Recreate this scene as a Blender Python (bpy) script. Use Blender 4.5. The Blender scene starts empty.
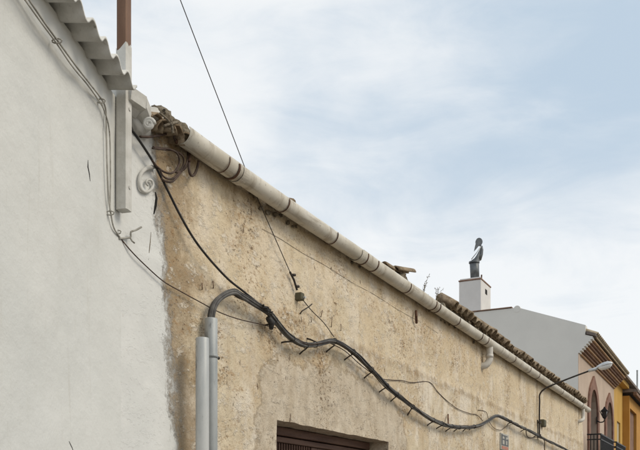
import bpy, math, random
from mathutils import Vector, noise
random.seed(7)
rad = math.radians
S = bpy.context.scene
C = S.collection

# ------------------------------------------------------------------ camera
F = 826.0                       # focal length in photo pixels (640 wide)
HY = 510.0                      # horizon row
A = rad(26.73)                  # facade direction against the view axis
CAM = Vector((0, -3.43, 1.6))
DV = Vector((math.cos(A), math.sin(A), 0))
RV = Vector((math.sin(A), -math.cos(A), 0))
cd = bpy.data.cameras.new('camera'); cam = bpy.data.objects.new('camera', cd); C.objects.link(cam)
cam.location = CAM; cam.rotation_euler = (rad(90), 0, A - rad(90))
cd.sensor_width = 36; cd.sensor_fit = 'HORIZONTAL'; cd.lens = F / 640 * 36
cd.shift_y = (HY - 225) / 640; cd.clip_start = 0.05; cd.clip_end = 4000
S.camera = cam

# ------------------------------------------------------------------ sky
SUN_AZ, SUN_EL = rad(-80), rad(42)          # direction towards the sun, angle from +X
W = bpy.data.worlds.new('World'); S.world = W; W.use_nodes = True
nt = W.node_tree; nt.nodes.clear()
N = nt.nodes.new; L = nt.links.new
out = N('ShaderNodeOutputWorld'); bg = N('ShaderNodeBackground'); bg.inputs[1].default_value = 0.1
sky = N('ShaderNodeTexSky'); sky.sky_type = 'NISHITA'; sky.sun_disc = False
sky.sun_elevation = SUN_EL; sky.sun_rotation = rad(90) - SUN_AZ
sky.dust_density = 2.0; sky.air_density = 1.0
tc = N('ShaderNodeTexCoord')
mp = N('ShaderNodeMapping'); mp.inputs['Scale'].default_value = (1.0, 1.0, 1.9)
mp.inputs['Rotation'].default_value = (rad(8), rad(-6), rad(263.48)); mp.inputs['Location'].default_value = (16.7789, 13.4227, 5.7205)
n1 = N('ShaderNodeTexNoise'); n1.inputs['Scale'].default_value = 1.731; n1.inputs['Detail'].default_value = 7
n1.inputs['Roughness'].default_value = 0.5; n1.inputs['Distortion'].default_value = 0.35
cr = N('ShaderNodeValToRGB'); cr.color_ramp.elements[0].position = 0.38; cr.color_ramp.elements[1].position = 0.64
cr.color_ramp.elements[0].color = (0, 0, 0, 1); cr.color_ramp.elements[1].color = (1, 1, 1, 1); cr.color_ramp.interpolation = 'EASE'
cc = N('ShaderNodeMix'); cc.data_type = 'RGBA'          # thin blue-white veil to thick white cloud
cc.inputs[6].default_value = (5.2, 6.3, 7.4, 1); cc.inputs[7].default_value = (9.0, 9.2, 9.3, 1)
mx = N('ShaderNodeMix'); mx.data_type = 'RGBA'; mx.inputs[0].default_value = 0.9
hz = N('ShaderNodeSeparateXYZ'); hr = N('ShaderNodeMapRange'); hr.inputs[1].default_value = 0.0; hr.inputs[2].default_value = 0.42
hr.inputs[3].default_value = 1.35; hr.inputs[4].default_value = 0.0; ad = N('ShaderNodeMath'); ad.operation = 'ADD'; ad.use_clamp = True; hr.clamp = True; hm = N('ShaderNodeMath'); hm.operation = 'POWER'; hm.inputs[1].default_value = 1.6
L(tc.outputs['Generated'], mp.inputs[0]); L(mp.outputs[0], n1.inputs['Vector'])
mp2 = N('ShaderNodeMapping'); mp2.inputs['Scale'].default_value = (1.0, 1.0, 3.2); mp2.inputs['Rotation'].default_value = (rad(12), rad(9), rad(40))
n3 = N('ShaderNodeTexNoise'); n3.inputs['Scale'].default_value = 5.5; n3.inputs['Detail'].default_value = 8; n3.inputs['Roughness'].default_value = 0.62; n3.inputs['Distortion'].default_value = 0.8
w1 = N('ShaderNodeMath'); w1.operation = 'MULTIPLY_ADD'; w1.inputs[1].default_value = 0.20; w2 = N('ShaderNodeMath'); w2.operation = 'SUBTRACT'; w2.inputs[1].default_value = 0.5
L(tc.outputs['Generated'], mp2.inputs[0]); L(mp2.outputs[0], n3.inputs['Vector']); L(n3.outputs[0], w2.inputs[0]); L(w2.outputs[0], w1.inputs[0]); L(n1.outputs[0], w1.inputs[2])
L(w1.outputs[0], cr.inputs[0])
L(tc.outputs['Generated'], hz.inputs[0]); L(hz.outputs['Z'], hr.inputs[0]); L(cr.outputs[0], ad.inputs[0]); L(hr.outputs[0], hm.inputs[0]); L(hm.outputs[0], ad.inputs[1])
L(ad.outputs[0], cc.inputs[0]); L(sky.outputs[0], mx.inputs[6]); L(cc.outputs[2], mx.inputs[7]); L(mx.outputs[2], bg.inputs[0]); L(bg.outputs[0], out.inputs[0])
sd = bpy.data.lights.new('sun', 'SUN'); so = bpy.data.objects.new('sun', sd); C.objects.link(so)
sd.energy = 1.6; sd.angle = rad(28); sd.color = (1.0, 0.90, 0.74)
sv = Vector((math.cos(SUN_AZ) * math.cos(SUN_EL), math.sin(SUN_AZ) * math.cos(SUN_EL), math.sin(SUN_EL)))
so.rotation_euler = sv.to_track_quat('Z', 'Y').to_euler()
S.view_settings.view_transform = 'Standard'; S.view_settings.look = 'None'
S.view_settings.exposure = 0.12; S.view_settings.gamma = 1.0; S.view_settings.use_curve_mapping = False
S.cycles.max_bounces = 6

# ------------------------------------------------------------------ pixel -> point on a known plane
def ray(x, y): return DV + RV * ((x - 320) / F) + Vector((0, 0, (HY - y) / F))
def P(x, y, Y=0.0):                         # on the plane Y = const (facades)
    d = ray(x, y); return CAM + d * ((Y - CAM.y) / d.y)
def PX(x, y, X):                            # on the plane X = const
    d = ray(x, y); return CAM + d * ((X - CAM.x) / d.x)
BEND = P(118, 300); BEND.z = 0
WA = A - rad(6.8)
WD = Vector((math.cos(WA), math.sin(WA), 0)); WN = Vector((math.sin(WA), -math.cos(WA), 0))
def PW(x, y, off=0.0):                      # on the white wall, off metres towards the street
    d = ray(x, y); return CAM + d * (((BEND - CAM).dot(WN) + off) / d.dot(WN))
def WL(s, b, z): return BEND - WD * s + WN * b + Vector((0, 0, z))

# ------------------------------------------------------------------ materials
class G:
    def __init__(s, name):
        s.m = bpy.data.materials.new(name); s.m.use_nodes = True; s.t = s.m.node_tree; s.t.nodes.clear()
        s.out = s.n('ShaderNodeOutputMaterial'); s.b = s.n('ShaderNodeBsdfPrincipled'); s.l(s.b.outputs[0], s.out.inputs[0])
        s.geo = s.n('ShaderNodeNewGeometry').outputs['Position']
        s.obj = s.n('ShaderNodeTexCoord').outputs['Object']
    def n(s, k): return s.t.nodes.new(k)
    def l(s, a, b): s.t.links.new(a, b)
    def put(s, v, sock):
        if isinstance(v, (int, float)): sock.default_value = v
        elif isinstance(v, tuple): sock.default_value = v if len(v) == 4 or len(sock.default_value) == 3 else v + (1,)
        else: s.l(v, sock)
    def noise(s, scale, detail=4, rough=0.55, sc=(1, 1, 1), loc=(0, 0, 0), dist=0.0, co=None):
        m = s.n('ShaderNodeMapping'); m.inputs['Scale'].default_value = sc; m.inputs['Location'].default_value = loc
        s.l(co or s.geo, m.inputs[0]); q = s.n('ShaderNodeTexNoise'); q.inputs['Scale'].default_value = scale
        q.inputs['Detail'].default_value = detail; q.inputs['Roughness'].default_value = rough; q.inputs['Distortion'].default_value = dist
        s.l(m.outputs[0], q.inputs['Vector']); return q.outputs[0]
    def ramp(s, v, a, b, lo=0.0, hi=1.0):
        q = s.n('ShaderNodeMapRange'); q.interpolation_type = 'SMOOTHSTEP'; s.put(v, q.inputs[0])
        q.inputs[1].default_value = a; q.inputs[2].default_value = b; q.inputs[3].default_value = lo; q.inputs[4].default_value = hi
        return q.outputs[0]
    def math(s, op, a, b=0.0):
        q = s.n('ShaderNodeMath'); q.operation = op; s.put(a, q.inputs[0]); s.put(b, q.inputs[1]); return q.outputs[0]
    def mix(s, f, a, b, mode='MIX'):
        q = s.n('ShaderNodeMix'); q.data_type = 'RGBA'; q.blend_type = mode; s.put(f, q.inputs[0]); s.put(a, q.inputs[6]); s.put(b, q.inputs[7]); return q.outputs[2]
    def attr(s, name):
        q = s.n('ShaderNodeAttribute'); q.attribute_name = name; return q.outputs['Fac']
    def bump(s, h, strength=0.5, dist=0.01, prev=None):
        q = s.n('ShaderNodeBump'); q.inputs['Strength'].default_value = strength; q.inputs['Distance'].default_value = dist
        s.put(h, q.inputs['Height'])
        if prev: s.l(prev, q.inputs['Normal'])
        return q.outputs[0]
    def done(s, col, rough=0.85, metal=0.0, normal=None, spec=0.3):
        s.put(col, s.b.inputs['Base Color']); s.put(rough, s.b.inputs['Roughness']); s.b.inputs['Metallic'].default_value = metal
        s.b.inputs['Specular IOR Level'].default_value = spec
        if normal: s.l(normal, s.b.inputs['Normal'])
        return s.m

def weathered(name, c1, c2, scale=6, rough=0.8, metal=0.0, spots=None, bump=0.3, dist=0.004, sc=(1, 1, 1), spec=0.3, lo=0.35, hi=0.65, sp=(0.58, 0.68), fine=90):
    g = G(name)
    col = g.mix(g.ramp(g.noise(scale, 6, 0.6, sc), lo, hi), c1, c2)
    if spots: col = g.mix(g.ramp(g.noise(scale * 3.1, 5, 0.65, sc, (5, 2, 1)), *sp), col, spots)
    col = g.mix(0.18, col, g.mix(g.noise(fine, 3, 0.7), (0.2, 0.2, 0.2), (1, 1, 1)), 'MULTIPLY')
    return g.done(col, rough, metal, g.bump(g.noise(fine * 0.7, 5, 0.65), bump, dist), spec)

def facade_material():
    g = G('ochre_plaster')
    co = g.geo
    col = g.mix(g.ramp(g.noise(0.9, 6, 0.66), 0.38, 0.62), (0.64, 0.51, 0.345), (0.75, 0.645, 0.475))
    # paler worn plaster, tall smears and blotches
    col = g.mix(g.ramp(g.noise(2.6, 6, 0.65, (1, 1, 0.55), (3, 0, 7)), 0.44, 0.62, 0, 0.9), col, (0.84, 0.75, 0.62))
    streak = g.noise(5.0, 5, 0.62, (1, 1, 0.12), (1, 0, 2))
    col = g.mix(g.ramp(streak, 0.52, 0.72, 0, 0.45), col, (0.44, 0.32, 0.19))
    # upper smoother coat, slightly more orange
    up = g.attr('upper')
    col = g.mix(g.math('MULTIPLY', g.ramp(up, -0.04, 0.04), g.ramp(g.noise(1.7, 4, 0.6, (1, 1, 0.4), (9, 1, 0)), 0.3, 0.7, 0.1, 0.6)), col, (0.78, 0.64, 0.44))
    # cement patch round the doorway
    nz = g.noise(3.2, 6, 0.68, (1, 1, 1), (2, 4, 4))
    pm = g.ramp(g.math('ADD', g.attr('patch'), g.math('MULTIPLY', g.math('SUBTRACT', nz, 0.5), 0.55)), -0.03, 0.05)
    cem = g.mix(g.ramp(g.noise(7, 6, 0.65, (1, 1, 0.6)), 0.35, 0.65), (0.55, 0.46, 0.345), (0.69, 0.60, 0.475))
    edge = g.math('MULTIPLY', g.math('MULTIPLY', pm, g.math('SUBTRACT', 1.0, pm)), 2.2)
    col = g.mix(g.math('MULTIPLY', pm, 0.92), col, cem)
    col = g.mix(edge, col, (0.30, 0.225, 0.14))
    npm = g.math('SUBTRACT', 1.0, g.math('MULTIPLY', pm, 0.7))
    # old dirt: at the joint with the white house, along the seam and in runs from the eave, there mixed with painted gutter shade
    grime_shade = g.attr('grime_shade')
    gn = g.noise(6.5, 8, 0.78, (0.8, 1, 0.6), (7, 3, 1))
    gm = g.ramp(g.math('ADD', grime_shade, g.math('MULTIPLY', g.math('SUBTRACT', gn, 0.5), 3.4)), 0.1, 1.2, 0, 0.72)
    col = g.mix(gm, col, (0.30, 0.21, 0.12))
    # pits and rust coloured specks
    dens = g.noise(1.5, 6, 0.68, (1, 1, 1), (4, 4, 2))
    dn = g.math('MULTIPLY', g.math('SUBTRACT', dens, 0.52), 0.62)
    sp = g.noise(30, 5, 0.72, (0.6, 1, 1), (0, 0, 0), 0.4)
    rustm = g.ramp(g.math('ADD', sp, dn), 0.50, 0.68, 0, 0.62)
    col = g.mix(g.math('MULTIPLY', rustm, npm), col, (0.38, 0.235, 0.115))
    sp2 = g.noise(50, 4, 0.7, (0.6, 1, 1), (3, 1, 8))
    spm = g.ramp(g.math('ADD', sp2, dn), 0.61, 0.69, 0, 0.8)
    col = g.mix(spm, col, (0.20, 0.13, 0.075))
    flake = g.ramp(g.noise(11, 6, 0.74, (0.65, 1, 1), (6, 2, 2)), 0.54, 0.62, 0, 0.65)
    col = g.mix(g.math('MULTIPLY', flake, npm), col, (0.85, 0.77, 0.65))
    tick = g.noise(15, 3, 0.5, (1.0, 1, 0.4), (0, 5, 1))
    tm = g.ramp(tick, 0.69, 0.735, 0, 0.8)
    col = g.mix(tm, col, (0.15, 0.10, 0.065))
    grain = g.noise(105, 4, 0.75)
    col = g.mix(0.42, col, g.mix(g.ramp(grain, 0.3, 0.7), (0.45, 0.43, 0.4), (1, 1, 1)), 'MULTIPLY')
    # white paint overlapping from the neighbour
    wn = g.noise(7.5, 8, 0.8, (0.9, 1, 0.5), (8, 1, 3))
    wm = g.ramp(g.math('ADD', g.attr('white'), g.math('MULTIPLY', g.math('SUBTRACT', wn, 0.5), 0.5)), -0.06, 0.06)
    wcol = g.mix(g.ramp(g.noise(3, 5, 0.6), 0.35, 0.7), (0.665, 0.665, 0.64), (0.715, 0.712, 0.685))
    wcol = g.mix(g.ramp(g.noise(26, 5, 0.7, (1, 1, 0.5)), 0.66, 0.74, 0, 0.4), wcol, (0.42, 0.35, 0.26))
    col = g.mix(wm, col, wcol)
    inv = g.math('SUBTRACT', 1.0, g.math('MULTIPLY', wm, 0.75))
    b1 = g.bump(g.math('MULTIPLY', g.noise(9, 6, 0.62), inv), 0.6, 0.03)
    b2 = g.bump(g.math('MULTIPLY', g.noise(60, 5, 0.7), inv), 0.55, 0.008, b1)
    b3 = g.bump(g.math('MULTIPLY', g.math('ADD', g.math('SUBTRACT', spm, flake), tm), g.math('MULTIPLY', inv, -1.0)), 0.7, 0.008, b2)
    return g.done(col, 0.93, 0, b3, 0.15)

def white_wall_material():
    g = G('white_limewash')
    col = g.mix(g.ramp(g.noise(0.9, 5, 0.6), 0.35, 0.65), (0.625, 0.63, 0.605), (0.675, 0.675, 0.645))
    col = g.mix(g.ramp(g.noise(3, 6, 0.65, (1, 1, 0.3)), 0.55, 0.75, 0, 0.35), col, (0.54, 0.525, 0.475))
    col = g.mix(g.ramp(g.noise(40, 4, 0.7, (1, 1, 0.6)), 0.70, 0.76, 0, 0.35), col, (0.38, 0.34, 0.28))
    col = g.mix(g.ramp(g.noise(7, 6, 0.7, (2.5, 2.5, 0.12), (1, 6, 2)), 0.56, 0.74, 0, 0.28), col, (0.47, 0.44, 0.375))
    col = g.mix(g.ramp(g.noise(1.6, 7, 0.7, (1, 1, 1), (5, 5, 9)), 0.46, 0.62, 0, 0.25), col, (0.71, 0.71, 0.69))
    b1 = g.bump(g.noise(4, 5, 0.55), 0.5, 0.03)
    return g.done(col, 0.9, 0, g.bump(g.noise(70, 5, 0.65), 0.3, 0.005, b1), 0.2)

M = {}
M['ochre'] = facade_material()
M['white'] = white_wall_material()
M['whitetrim'] = weathered('white_trim_paint', (0.57, 0.555, 0.51), (0.68, 0.665, 0.625), 8, 0.88, spots=(0.36, 0.30, 0.23), sp=(0.62, 0.80), bump=0.3, dist=0.006)
M['sheet'] = weathered('painted_fibre_cement', (0.58, 0.57, 0.53), (0.72, 0.71, 0.67), 7, 0.88, spots=(0.34, 0.32, 0.27), sp=(0.62, 0.76))
def gutter_material():
    g = G('old_cream_pvc')
    col = g.mix(g.ramp(g.noise(2.5, 5, 0.6, (1, 2, 2)), 0.35, 0.65), (0.53, 0.485, 0.40), (0.66, 0.62, 0.54))
    col = g.mix(g.ramp(g.noise(9, 6, 0.7, (1, 0.35, 0.35), (2, 2, 5)), 0.50, 0.70, 0, 0.75), col, (0.33, 0.27, 0.195))
    col = g.mix(g.ramp(g.noise(4, 6, 0.7, (0.3, 3, 3), (4, 4, 1)), 0.54, 0.70, 0, 0.6), col, (0.27, 0.225, 0.165))
    col = g.mix(g.ramp(g.noise(45, 4, 0.7, (1, 0.6, 0.6)), 0.63, 0.70, 0, 0.7), col, (0.16, 0.13, 0.10))
    return g.done(col, g.ramp(g.noise(6, 4, 0.6), 0.3, 0.7, 0.45, 0.8), 0, g.bump(g.noise(30, 5, 0.6), 0.15, 0.004), 0.3)
M['gutter'] = gutter_material()
M['gutter_plain'] = weathered('old_cream_pvc', (0.47, 0.425, 0.345), (0.60, 0.56, 0.48), 4, 0.5, spots=(0.30, 0.245, 0.175), bump=0.12, sc=(0.7, 1, 1), sp=(0.58, 0.75))
M['pvc'] = weathered('dull_white_pvc', (0.56, 0.52, 0.45), (0.68, 0.65, 0.59), 6, 0.5, spots=(0.40, 0.33, 0.25), bump=0.1)
M['rust'] = weathered('rusty_iron', (0.085, 0.045, 0.03), (0.16, 0.085, 0.05), 20, 0.85, 0.2)
M['darkiron'] = weathered('dark_iron', (0.045, 0.04, 0.036), (0.085, 0.07, 0.058), 25, 0.7, 0.3)
M['blackiron'] = weathered('black_painted_iron', (0.018, 0.018, 0.02), (0.035, 0.034, 0.034), 15, 0.5, 0.2)
M['polebrown'] = weathered('brown_pole_paint', (0.16, 0.085, 0.05), (0.235, 0.135, 0.085), 5, 0.6, spots=(0.10, 0.05, 0.03), sc=(1, 1, 0.25), bump=0.15)
M['galv'] = weathered('galvanised_steel', (0.30, 0.32, 0.325), (0.44, 0.455, 0.45), 6, 0.55, 0.25, spots=(0.22, 0.225, 0.22), sc=(1, 1, 0.3), bump=0.15)
M['palegalv'] = weathered('pale_galvanised_steel', (0.42, 0.435, 0.435), (0.58, 0.585, 0.57), 5, 0.5, 0.2, spots=(0.30, 0.30, 0.29), sc=(1, 1, 0.3), bump=0.15)
M['cable'] = weathered('grey_black_cable', (0.075, 0.07, 0.066), (0.15, 0.142, 0.13), 12, 0.6, bump=0.1)
M['blackcable'] = weathered('black_cable', (0.022, 0.02, 0.02), (0.05, 0.046, 0.042), 12, 0.55, bump=0.1)
M['browncable'] = weathered('brown_stained_cable', (0.05, 0.033, 0.025), (0.10, 0.066, 0.05), 18, 0.75, bump=0.1)
M['paintedcable'] = weathered('whitewashed_cable', (0.30, 0.285, 0.25), (0.50, 0.48, 0.43), 9, 0.85, spots=(0.20, 0.18, 0.15), sp=(0.55, 0.75), bump=0.1)
def tile_material():
    g = G('lichened_clay_tile')
    r = g.n('ShaderNodeObjectInfo').outputs['Random']
    col = g.mix(g.ramp(g.noise(9, 6, 0.65), 0.35, 0.65), (0.21, 0.16, 0.11), (0.44, 0.355, 0.26))
    col = g.mix(g.ramp(g.noise(24, 5, 0.7, (1, 1, 1), (3, 3, 3)), 0.54, 0.66, 0, 0.85), col, (0.085, 0.07, 0.05))
    col = g.mix(g.ramp(g.noise(17, 5, 0.7, (1, 1, 1), (8, 1, 3)), 0.58, 0.66, 0, 0.6), col, (0.50, 0.45, 0.33))
    col = g.mix(0.75, col, g.mix(r, (0.75, 0.7, 0.64), (1.0, 0.97, 0.92)), 'MULTIPLY')
    return g.done(col, 0.95, 0, g.bump(g.noise(60, 5, 0.7), 0.6, 0.01), 0.15)
M['tile'] = tile_material()
M['mortar'] = weathered('dirty_mortar', (0.17, 0.135, 0.095), (0.36, 0.31, 0.235), 8, 0.95, spots=(0.05, 0.042, 0.033), bump=0.9, dist=0.03)
M['doorwood'] = weathered('red_brown_door_wood', (0.12, 0.065, 0.047), (0.19, 0.11, 0.078), 5, 0.65, sc=(0.4, 1, 4), bump=0.3)
M['darkvoid'] = weathered('dark_interior', (0.012, 0.011, 0.01), (0.02, 0.018, 0.016), 5, 0.9)
M['gable'] = weathered('grey_white_render', (0.765, 0.75, 0.71), (0.81, 0.795, 0.75), 0.9, 0.9, bump=0.1)
M['chimney'] = weathered('white_chimney_render', (0.70, 0.685, 0.67), (0.76, 0.745, 0.725), 2, 0.9, bump=0.1)
M['brick'] = weathered('red_clay_coping', (0.22, 0.14, 0.105), (0.32, 0.21, 0.16), 9, 0.9)
M['pink'] = weathered('pink_render', (0.50, 0.395, 0.315), (0.57, 0.455, 0.365), 1.2, 0.9, bump=0.15)
M['brownmould'] = weathered('brown_moulding', (0.20, 0.115, 0.075), (0.26, 0.155, 0.105), 3, 0.8)
M['tanmould'] = weathered('tan_moulding', (0.42, 0.26, 0.145), (0.50, 0.32, 0.185), 3, 0.8)
M['redstone'] = weathered('red_brown_surround', (0.21, 0.115, 0.085), (0.29, 0.165, 0.12), 6, 0.85)
M['glass'] = weathered('dark_window', (0.03, 0.028, 0.028), (0.055, 0.05, 0.048), 1, 0.25, spec=0.5, bump=0.02)
M['yellow'] = weathered('yellow_render', (0.53, 0.315, 0.075), (0.59, 0.365, 0.10), 1.2, 0.9, bump=0.1)
M['orange'] = weathered('deep_orange_render', (0.47, 0.235, 0.05), (0.53, 0.28, 0.07), 1.2, 0.9, bump=0.1)
M['blind'] = weathered('pale_blind', (0.42, 0.36, 0.25), (0.50, 0.43, 0.31), 3, 0.8)
M['farroof'] = weathered('grey_brown_roof', (0.17, 0.14, 0.125), (0.25, 0.21, 0.185), 4, 0.95)
M['paletile'] = weathered('pale_clay_tile', (0.36, 0.29, 0.20), (0.48, 0.40, 0.29), 5, 0.9)
M['asphalt'] = weathered('asphalt', (0.045, 0.045, 0.046), (0.065, 0.064, 0.062), 3, 0.9, bump=0.5)
M['paving'] = weathered('concrete_paving', (0.27, 0.255, 0.23), (0.36, 0.34, 0.31), 3, 0.9, bump=0.4)
M['earth'] = weathered('dry_earth', (0.25, 0.20, 0.14), (0.34, 0.28, 0.20), 0.4, 0.95, bump=0.4)
M['lampmetal'] = weathered('lamp_aluminium', (0.50, 0.51, 0.51), (0.62, 0.63, 0.63), 8, 0.4, 0.3, bump=0.05)
M['lampglass'] = weathered('milky_lamp_glass', (0.72, 0.73, 0.72), (0.8, 0.8, 0.79), 8, 0.25, bump=0.02, spec=0.5)
M['weed'] = weathered('dry_weed', (0.16, 0.135, 0.085), (0.27, 0.225, 0.15), 30, 0.9)
M['cowl'] = weathered('cowl_steel', (0.11, 0.118, 0.125), (0.19, 0.2, 0.205), 6, 0.45, 0.5, bump=0.1)
M['cowlrim'] = weathered('bright_cowl_rim', (0.42, 0.44, 0.45), (0.54, 0.55, 0.55), 6, 0.4, 0.2, bump=0.05)
M['plaquewhite'] = weathered('plaque_enamel', (0.40, 0.38, 0.33), (0.47, 0.45, 0.39), 8, 0.5)
M['plaquedark'] = weathered('plaque_dark', (0.09, 0.095, 0.10), (0.13, 0.135, 0.14), 8, 0.6)
M['plaquered'] = weathered('plaque_red', (0.42, 0.17, 0.12), (0.50, 0.22, 0.15), 8, 0.6)
M['boxgreen'] = weathered('olive_box_paint', (0.10, 0.09, 0.055), (0.15, 0.135, 0.085), 8, 0.7)

# ------------------------------------------------------------------ mesh helpers
def mesh(name, V, Fc, mat, smooth=False):
    me = bpy.data.meshes.new(name); me.from_pydata([tuple(v) for v in V], [], Fc)
    me.materials.append(M[mat] if isinstance(mat, str) else mat)
    if smooth: me.polygons.foreach_set('use_smooth', [True] * len(me.polygons))
    me.update(); return me
def link(name, me, parent=None):
    o = bpy.data.objects.new(name, me); C.objects.link(o)
    if parent:
        o.parent = parent; o.matrix_parent_inverse = parent_inv(parent)
    return o
def parent_inv(p):
    m = p.matrix_basis.copy(); q = p.parent
    if q: m = parent_world(q) @ q_inv(p) @ m
    return m.inverted()
def q_inv(p): return p.matrix_parent_inverse
def parent_world(p):
    m = p.matrix_basis.copy()
    return parent_world(p.parent) @ p.matrix_parent_inverse @ m if p.parent else m
def add(name, VF, mat, parent=None, smooth=False): return link(name, mesh(name, VF[0], VF[1], mat, smooth), parent)
def tag(o, label, cat, group=None, kind=None):
    if label: o['label'] = label
    if cat: o['category'] = cat
    if group: o['group'] = group
    if kind: o['kind'] = kind
    return o
def empty(name, loc, label, cat, group=None):
    o = bpy.data.objects.new(name, None); C.objects.link(o); o.location = loc; o.empty_display_size = 0.1
    return tag(o, label, cat, group)
def struct(name, VF, mat): o = add(name, VF, mat); o['kind'] = 'structure'; return o
def join(*vfs):
    V, Fc = [], []
    for v, f in vfs:
        k = len(V); V += list(v); Fc += [tuple(i + k for i in q) for q in f]
    return V, Fc
def box(x0, x1, y0, y1, z0, z1, bev=0.0):
    if bev <= 0:
        V = [Vector((x, y, z)) for x in (x0, x1) for y in (y0, y1) for z in (z0, z1)]
        return V, [(0, 1, 3, 2), (4, 6, 7, 5), (0, 4, 5, 1), (2, 3, 7, 6), (0, 2, 6, 4), (1, 5, 7, 3)]
    # chamfered box: 24 verts
    V = []; idx = {}
    for ix, x in enumerate((x0, x1)):
        for iy, y in enumerate((y0, y1)):
            for iz, z in enumerate((z0, z1)):
                for ax in range(3):
                    p = [x, y, z]
                    for k, (i, lo) in enumerate(((ix, 0), (iy, 0), (iz, 0))):
                        if k != ax: p[k] += bev if (ix, iy, iz)[k] == 0 else -bev
                    idx[ix, iy, iz, ax] = len(V); V.append(Vector(p))
    Fc = []
    g = lambda a, b, c, d: idx[a, b, c, d]
    for s in (0, 1):
        f = [g(s, 0, 0, 0), g(s, 1, 0, 0), g(s, 1, 1, 0), g(s, 0, 1, 0)]; Fc.append(tuple(f if s else f[::-1]))
        f = [g(0, s, 0, 1), g(0, s, 1, 1), g(1, s, 1, 1), g(1, s, 0, 1)]; Fc.append(tuple(f if s else f[::-1]))
        f = [g(0, 0, s, 2), g(1, 0, s, 2), g(1, 1, s, 2), g(0, 1, s, 2)]; Fc.append(tuple(f if s else f[::-1]))
    for a in (0, 1):
        for b in (0, 1):
            Fc.append((g(0, a, b, 1), g(1, a, b, 1), g(1, a, b, 2), g(0, a, b, 2)))
            Fc.append((g(a, 0, b, 0), g(a, 1, b, 0), g(a, 1, b, 2), g(a, 0, b, 2)))
            Fc.append((g(a, b, 0, 0), g(a, b, 1, 0), g(a, b, 1, 1), g(a, b, 0, 1)))
            for c in (0, 1): Fc.append((g(a, b, c, 0), g(a, b, c, 1), g(a, b, c, 2)))
    return V, Fc
def spline(pts, n=6):
    pts = [Vector(p) for p in pts]
    if len(pts) < 3: return pts
    Q = [pts[0] * 2 - pts[1]] + pts + [pts[-1] * 2 - pts[-2]]; R = []
    for i in range(1, len(Q) - 2):
        a, b, c, d = Q[i - 1:i + 3]
        for k in range(n):
            t = k / n
            R.append(0.5 * ((2 * b) + (c - a) * t + (2 * a - 5 * b + 4 * c - d) * t * t + (3 * b - a - 3 * c + d) * t ** 3))
    return R + [pts[-1]]
def tube(path, r, seg=8, cap=True, frame=None):
    path = [Vector(p) for p in path]; n = len(path); V, Fc = [], []
    rr = r if hasattr(r, '__len__') else [r] * n
    T = [(path[min(i + 1, n - 1)] - path[max(i - 1, 0)]).normalized() for i in range(n)]
    up = frame or (Vector((0, 0, 1)) if abs(T[0].z) < 0.9 else Vector((1, 0, 0)))
    u = (up - T[0] * up.dot(T[0])).normalized()
    for i in range(n):
        u = (u - T[i] * u.dot(T[i])).normalized(); v = T[i].cross(u)
        for k in range(seg):
            a = 2 * math.pi * k / seg; V.append(path[i] + (u * math.cos(a) + v * math.sin(a)) * rr[i])
    for i in range(n - 1):
        for k in range(seg):
            a, b = i * seg + k, i * seg + (k + 1) % seg
            Fc.append((a, b, b + seg, a + seg))
    if cap: Fc += [tuple(range(seg))[::-1], tuple(range((n - 1) * seg, n * seg))]
    return V, Fc
def loft(rings, closed=True, cap=True):
    V, Fc = [], []; m = len(rings[0])
    for r in rings: V += [Vector(p) for p in r]
    for i in range(len(rings) - 1):
        for k in range(m if closed else m - 1):
            a, b = i * m + k, i * m + (k + 1) % m
            Fc.append((a, b, b + m, a + m))
    if cap: Fc += [tuple(range(m))[::-1], tuple(range((len(rings) - 1) * m, len(rings) * m))]
    return V, Fc
def prism(poly, axis, a, b):
    """poly: list of 2-D points in the two other axes, extruded from a to b along axis (0,1,2)"""
    def mk(p, t): q = list(p); q.insert(axis, t); return Vector(q)
    return loft([[mk(p, a) for p in poly], [mk(p, b) for p in poly]])
def fn(x, y, z, s=1.0): return noise.noise(Vector((x * s, y * s, z * s)))
def solid_blob(c, r, sc=(1, 1, 1), rough=0.35, seed=0, nu=14, nv=9):
    V, Fc = [], []
    for i in range(nv + 1):
        th = math.pi * i / nv
        for k in range(nu):
            ph = 2 * math.pi * k / nu; d = Vector((math.sin(th) * math.cos(ph), math.sin(th) * math.sin(ph), math.cos(th)))
            q = 1 + rough * fn(d.x + seed, d.y, d.z, 1.7) + rough * 0.6 * fn(d.x, d.y + seed, d.z, 4.3)
            V.append(Vector(c) + Vector((d.x * sc[0], d.y * sc[1], d.z * sc[2])) * r * q)
    for i in range(nv):
        for k in range(nu):
            a, b = i * nu + k, i * nu + (k + 1) % nu; Fc.append((a, a + nu, b + nu, b))
    return V, Fc

# ================================================================== the setting
BX0, BX1 = BEND.x, P(583, 430).x             # ochre house along X
struct('ground', box(-900, 1200, -900, 900, -1.0, -0.02), 'earth')
struct('road', box(-30, 120, -6.2, -1.05, -0.5, 0.0), 'asphalt')
struct('pavement', box(BX0 - 0.3, 120, -1.0499, 0.5, -0.5, 0.12, 0.01), 'paving')
struct('kerb', box(BX0 - 0.3, 120, -1.20, -1.0501, -0.5, 0.116, 0.02), 'paving')

# ================================================================== ochre house
GZ = P(317, 226.5, -0.10).z                 # gutter centre height
GR = 0.071
ZT = GZ + 0.025                                    # wall head, just under the eave
DX0, DX1, DZ = P(275, 420).x, P(387, 442).x, P(275, 420).z
house = empty('ochre_house', ((BX0 + BX1) / 2, 0, 0), 'long single-storey house with stained ochre plaster wall under the cream gutter', 'house')

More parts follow.
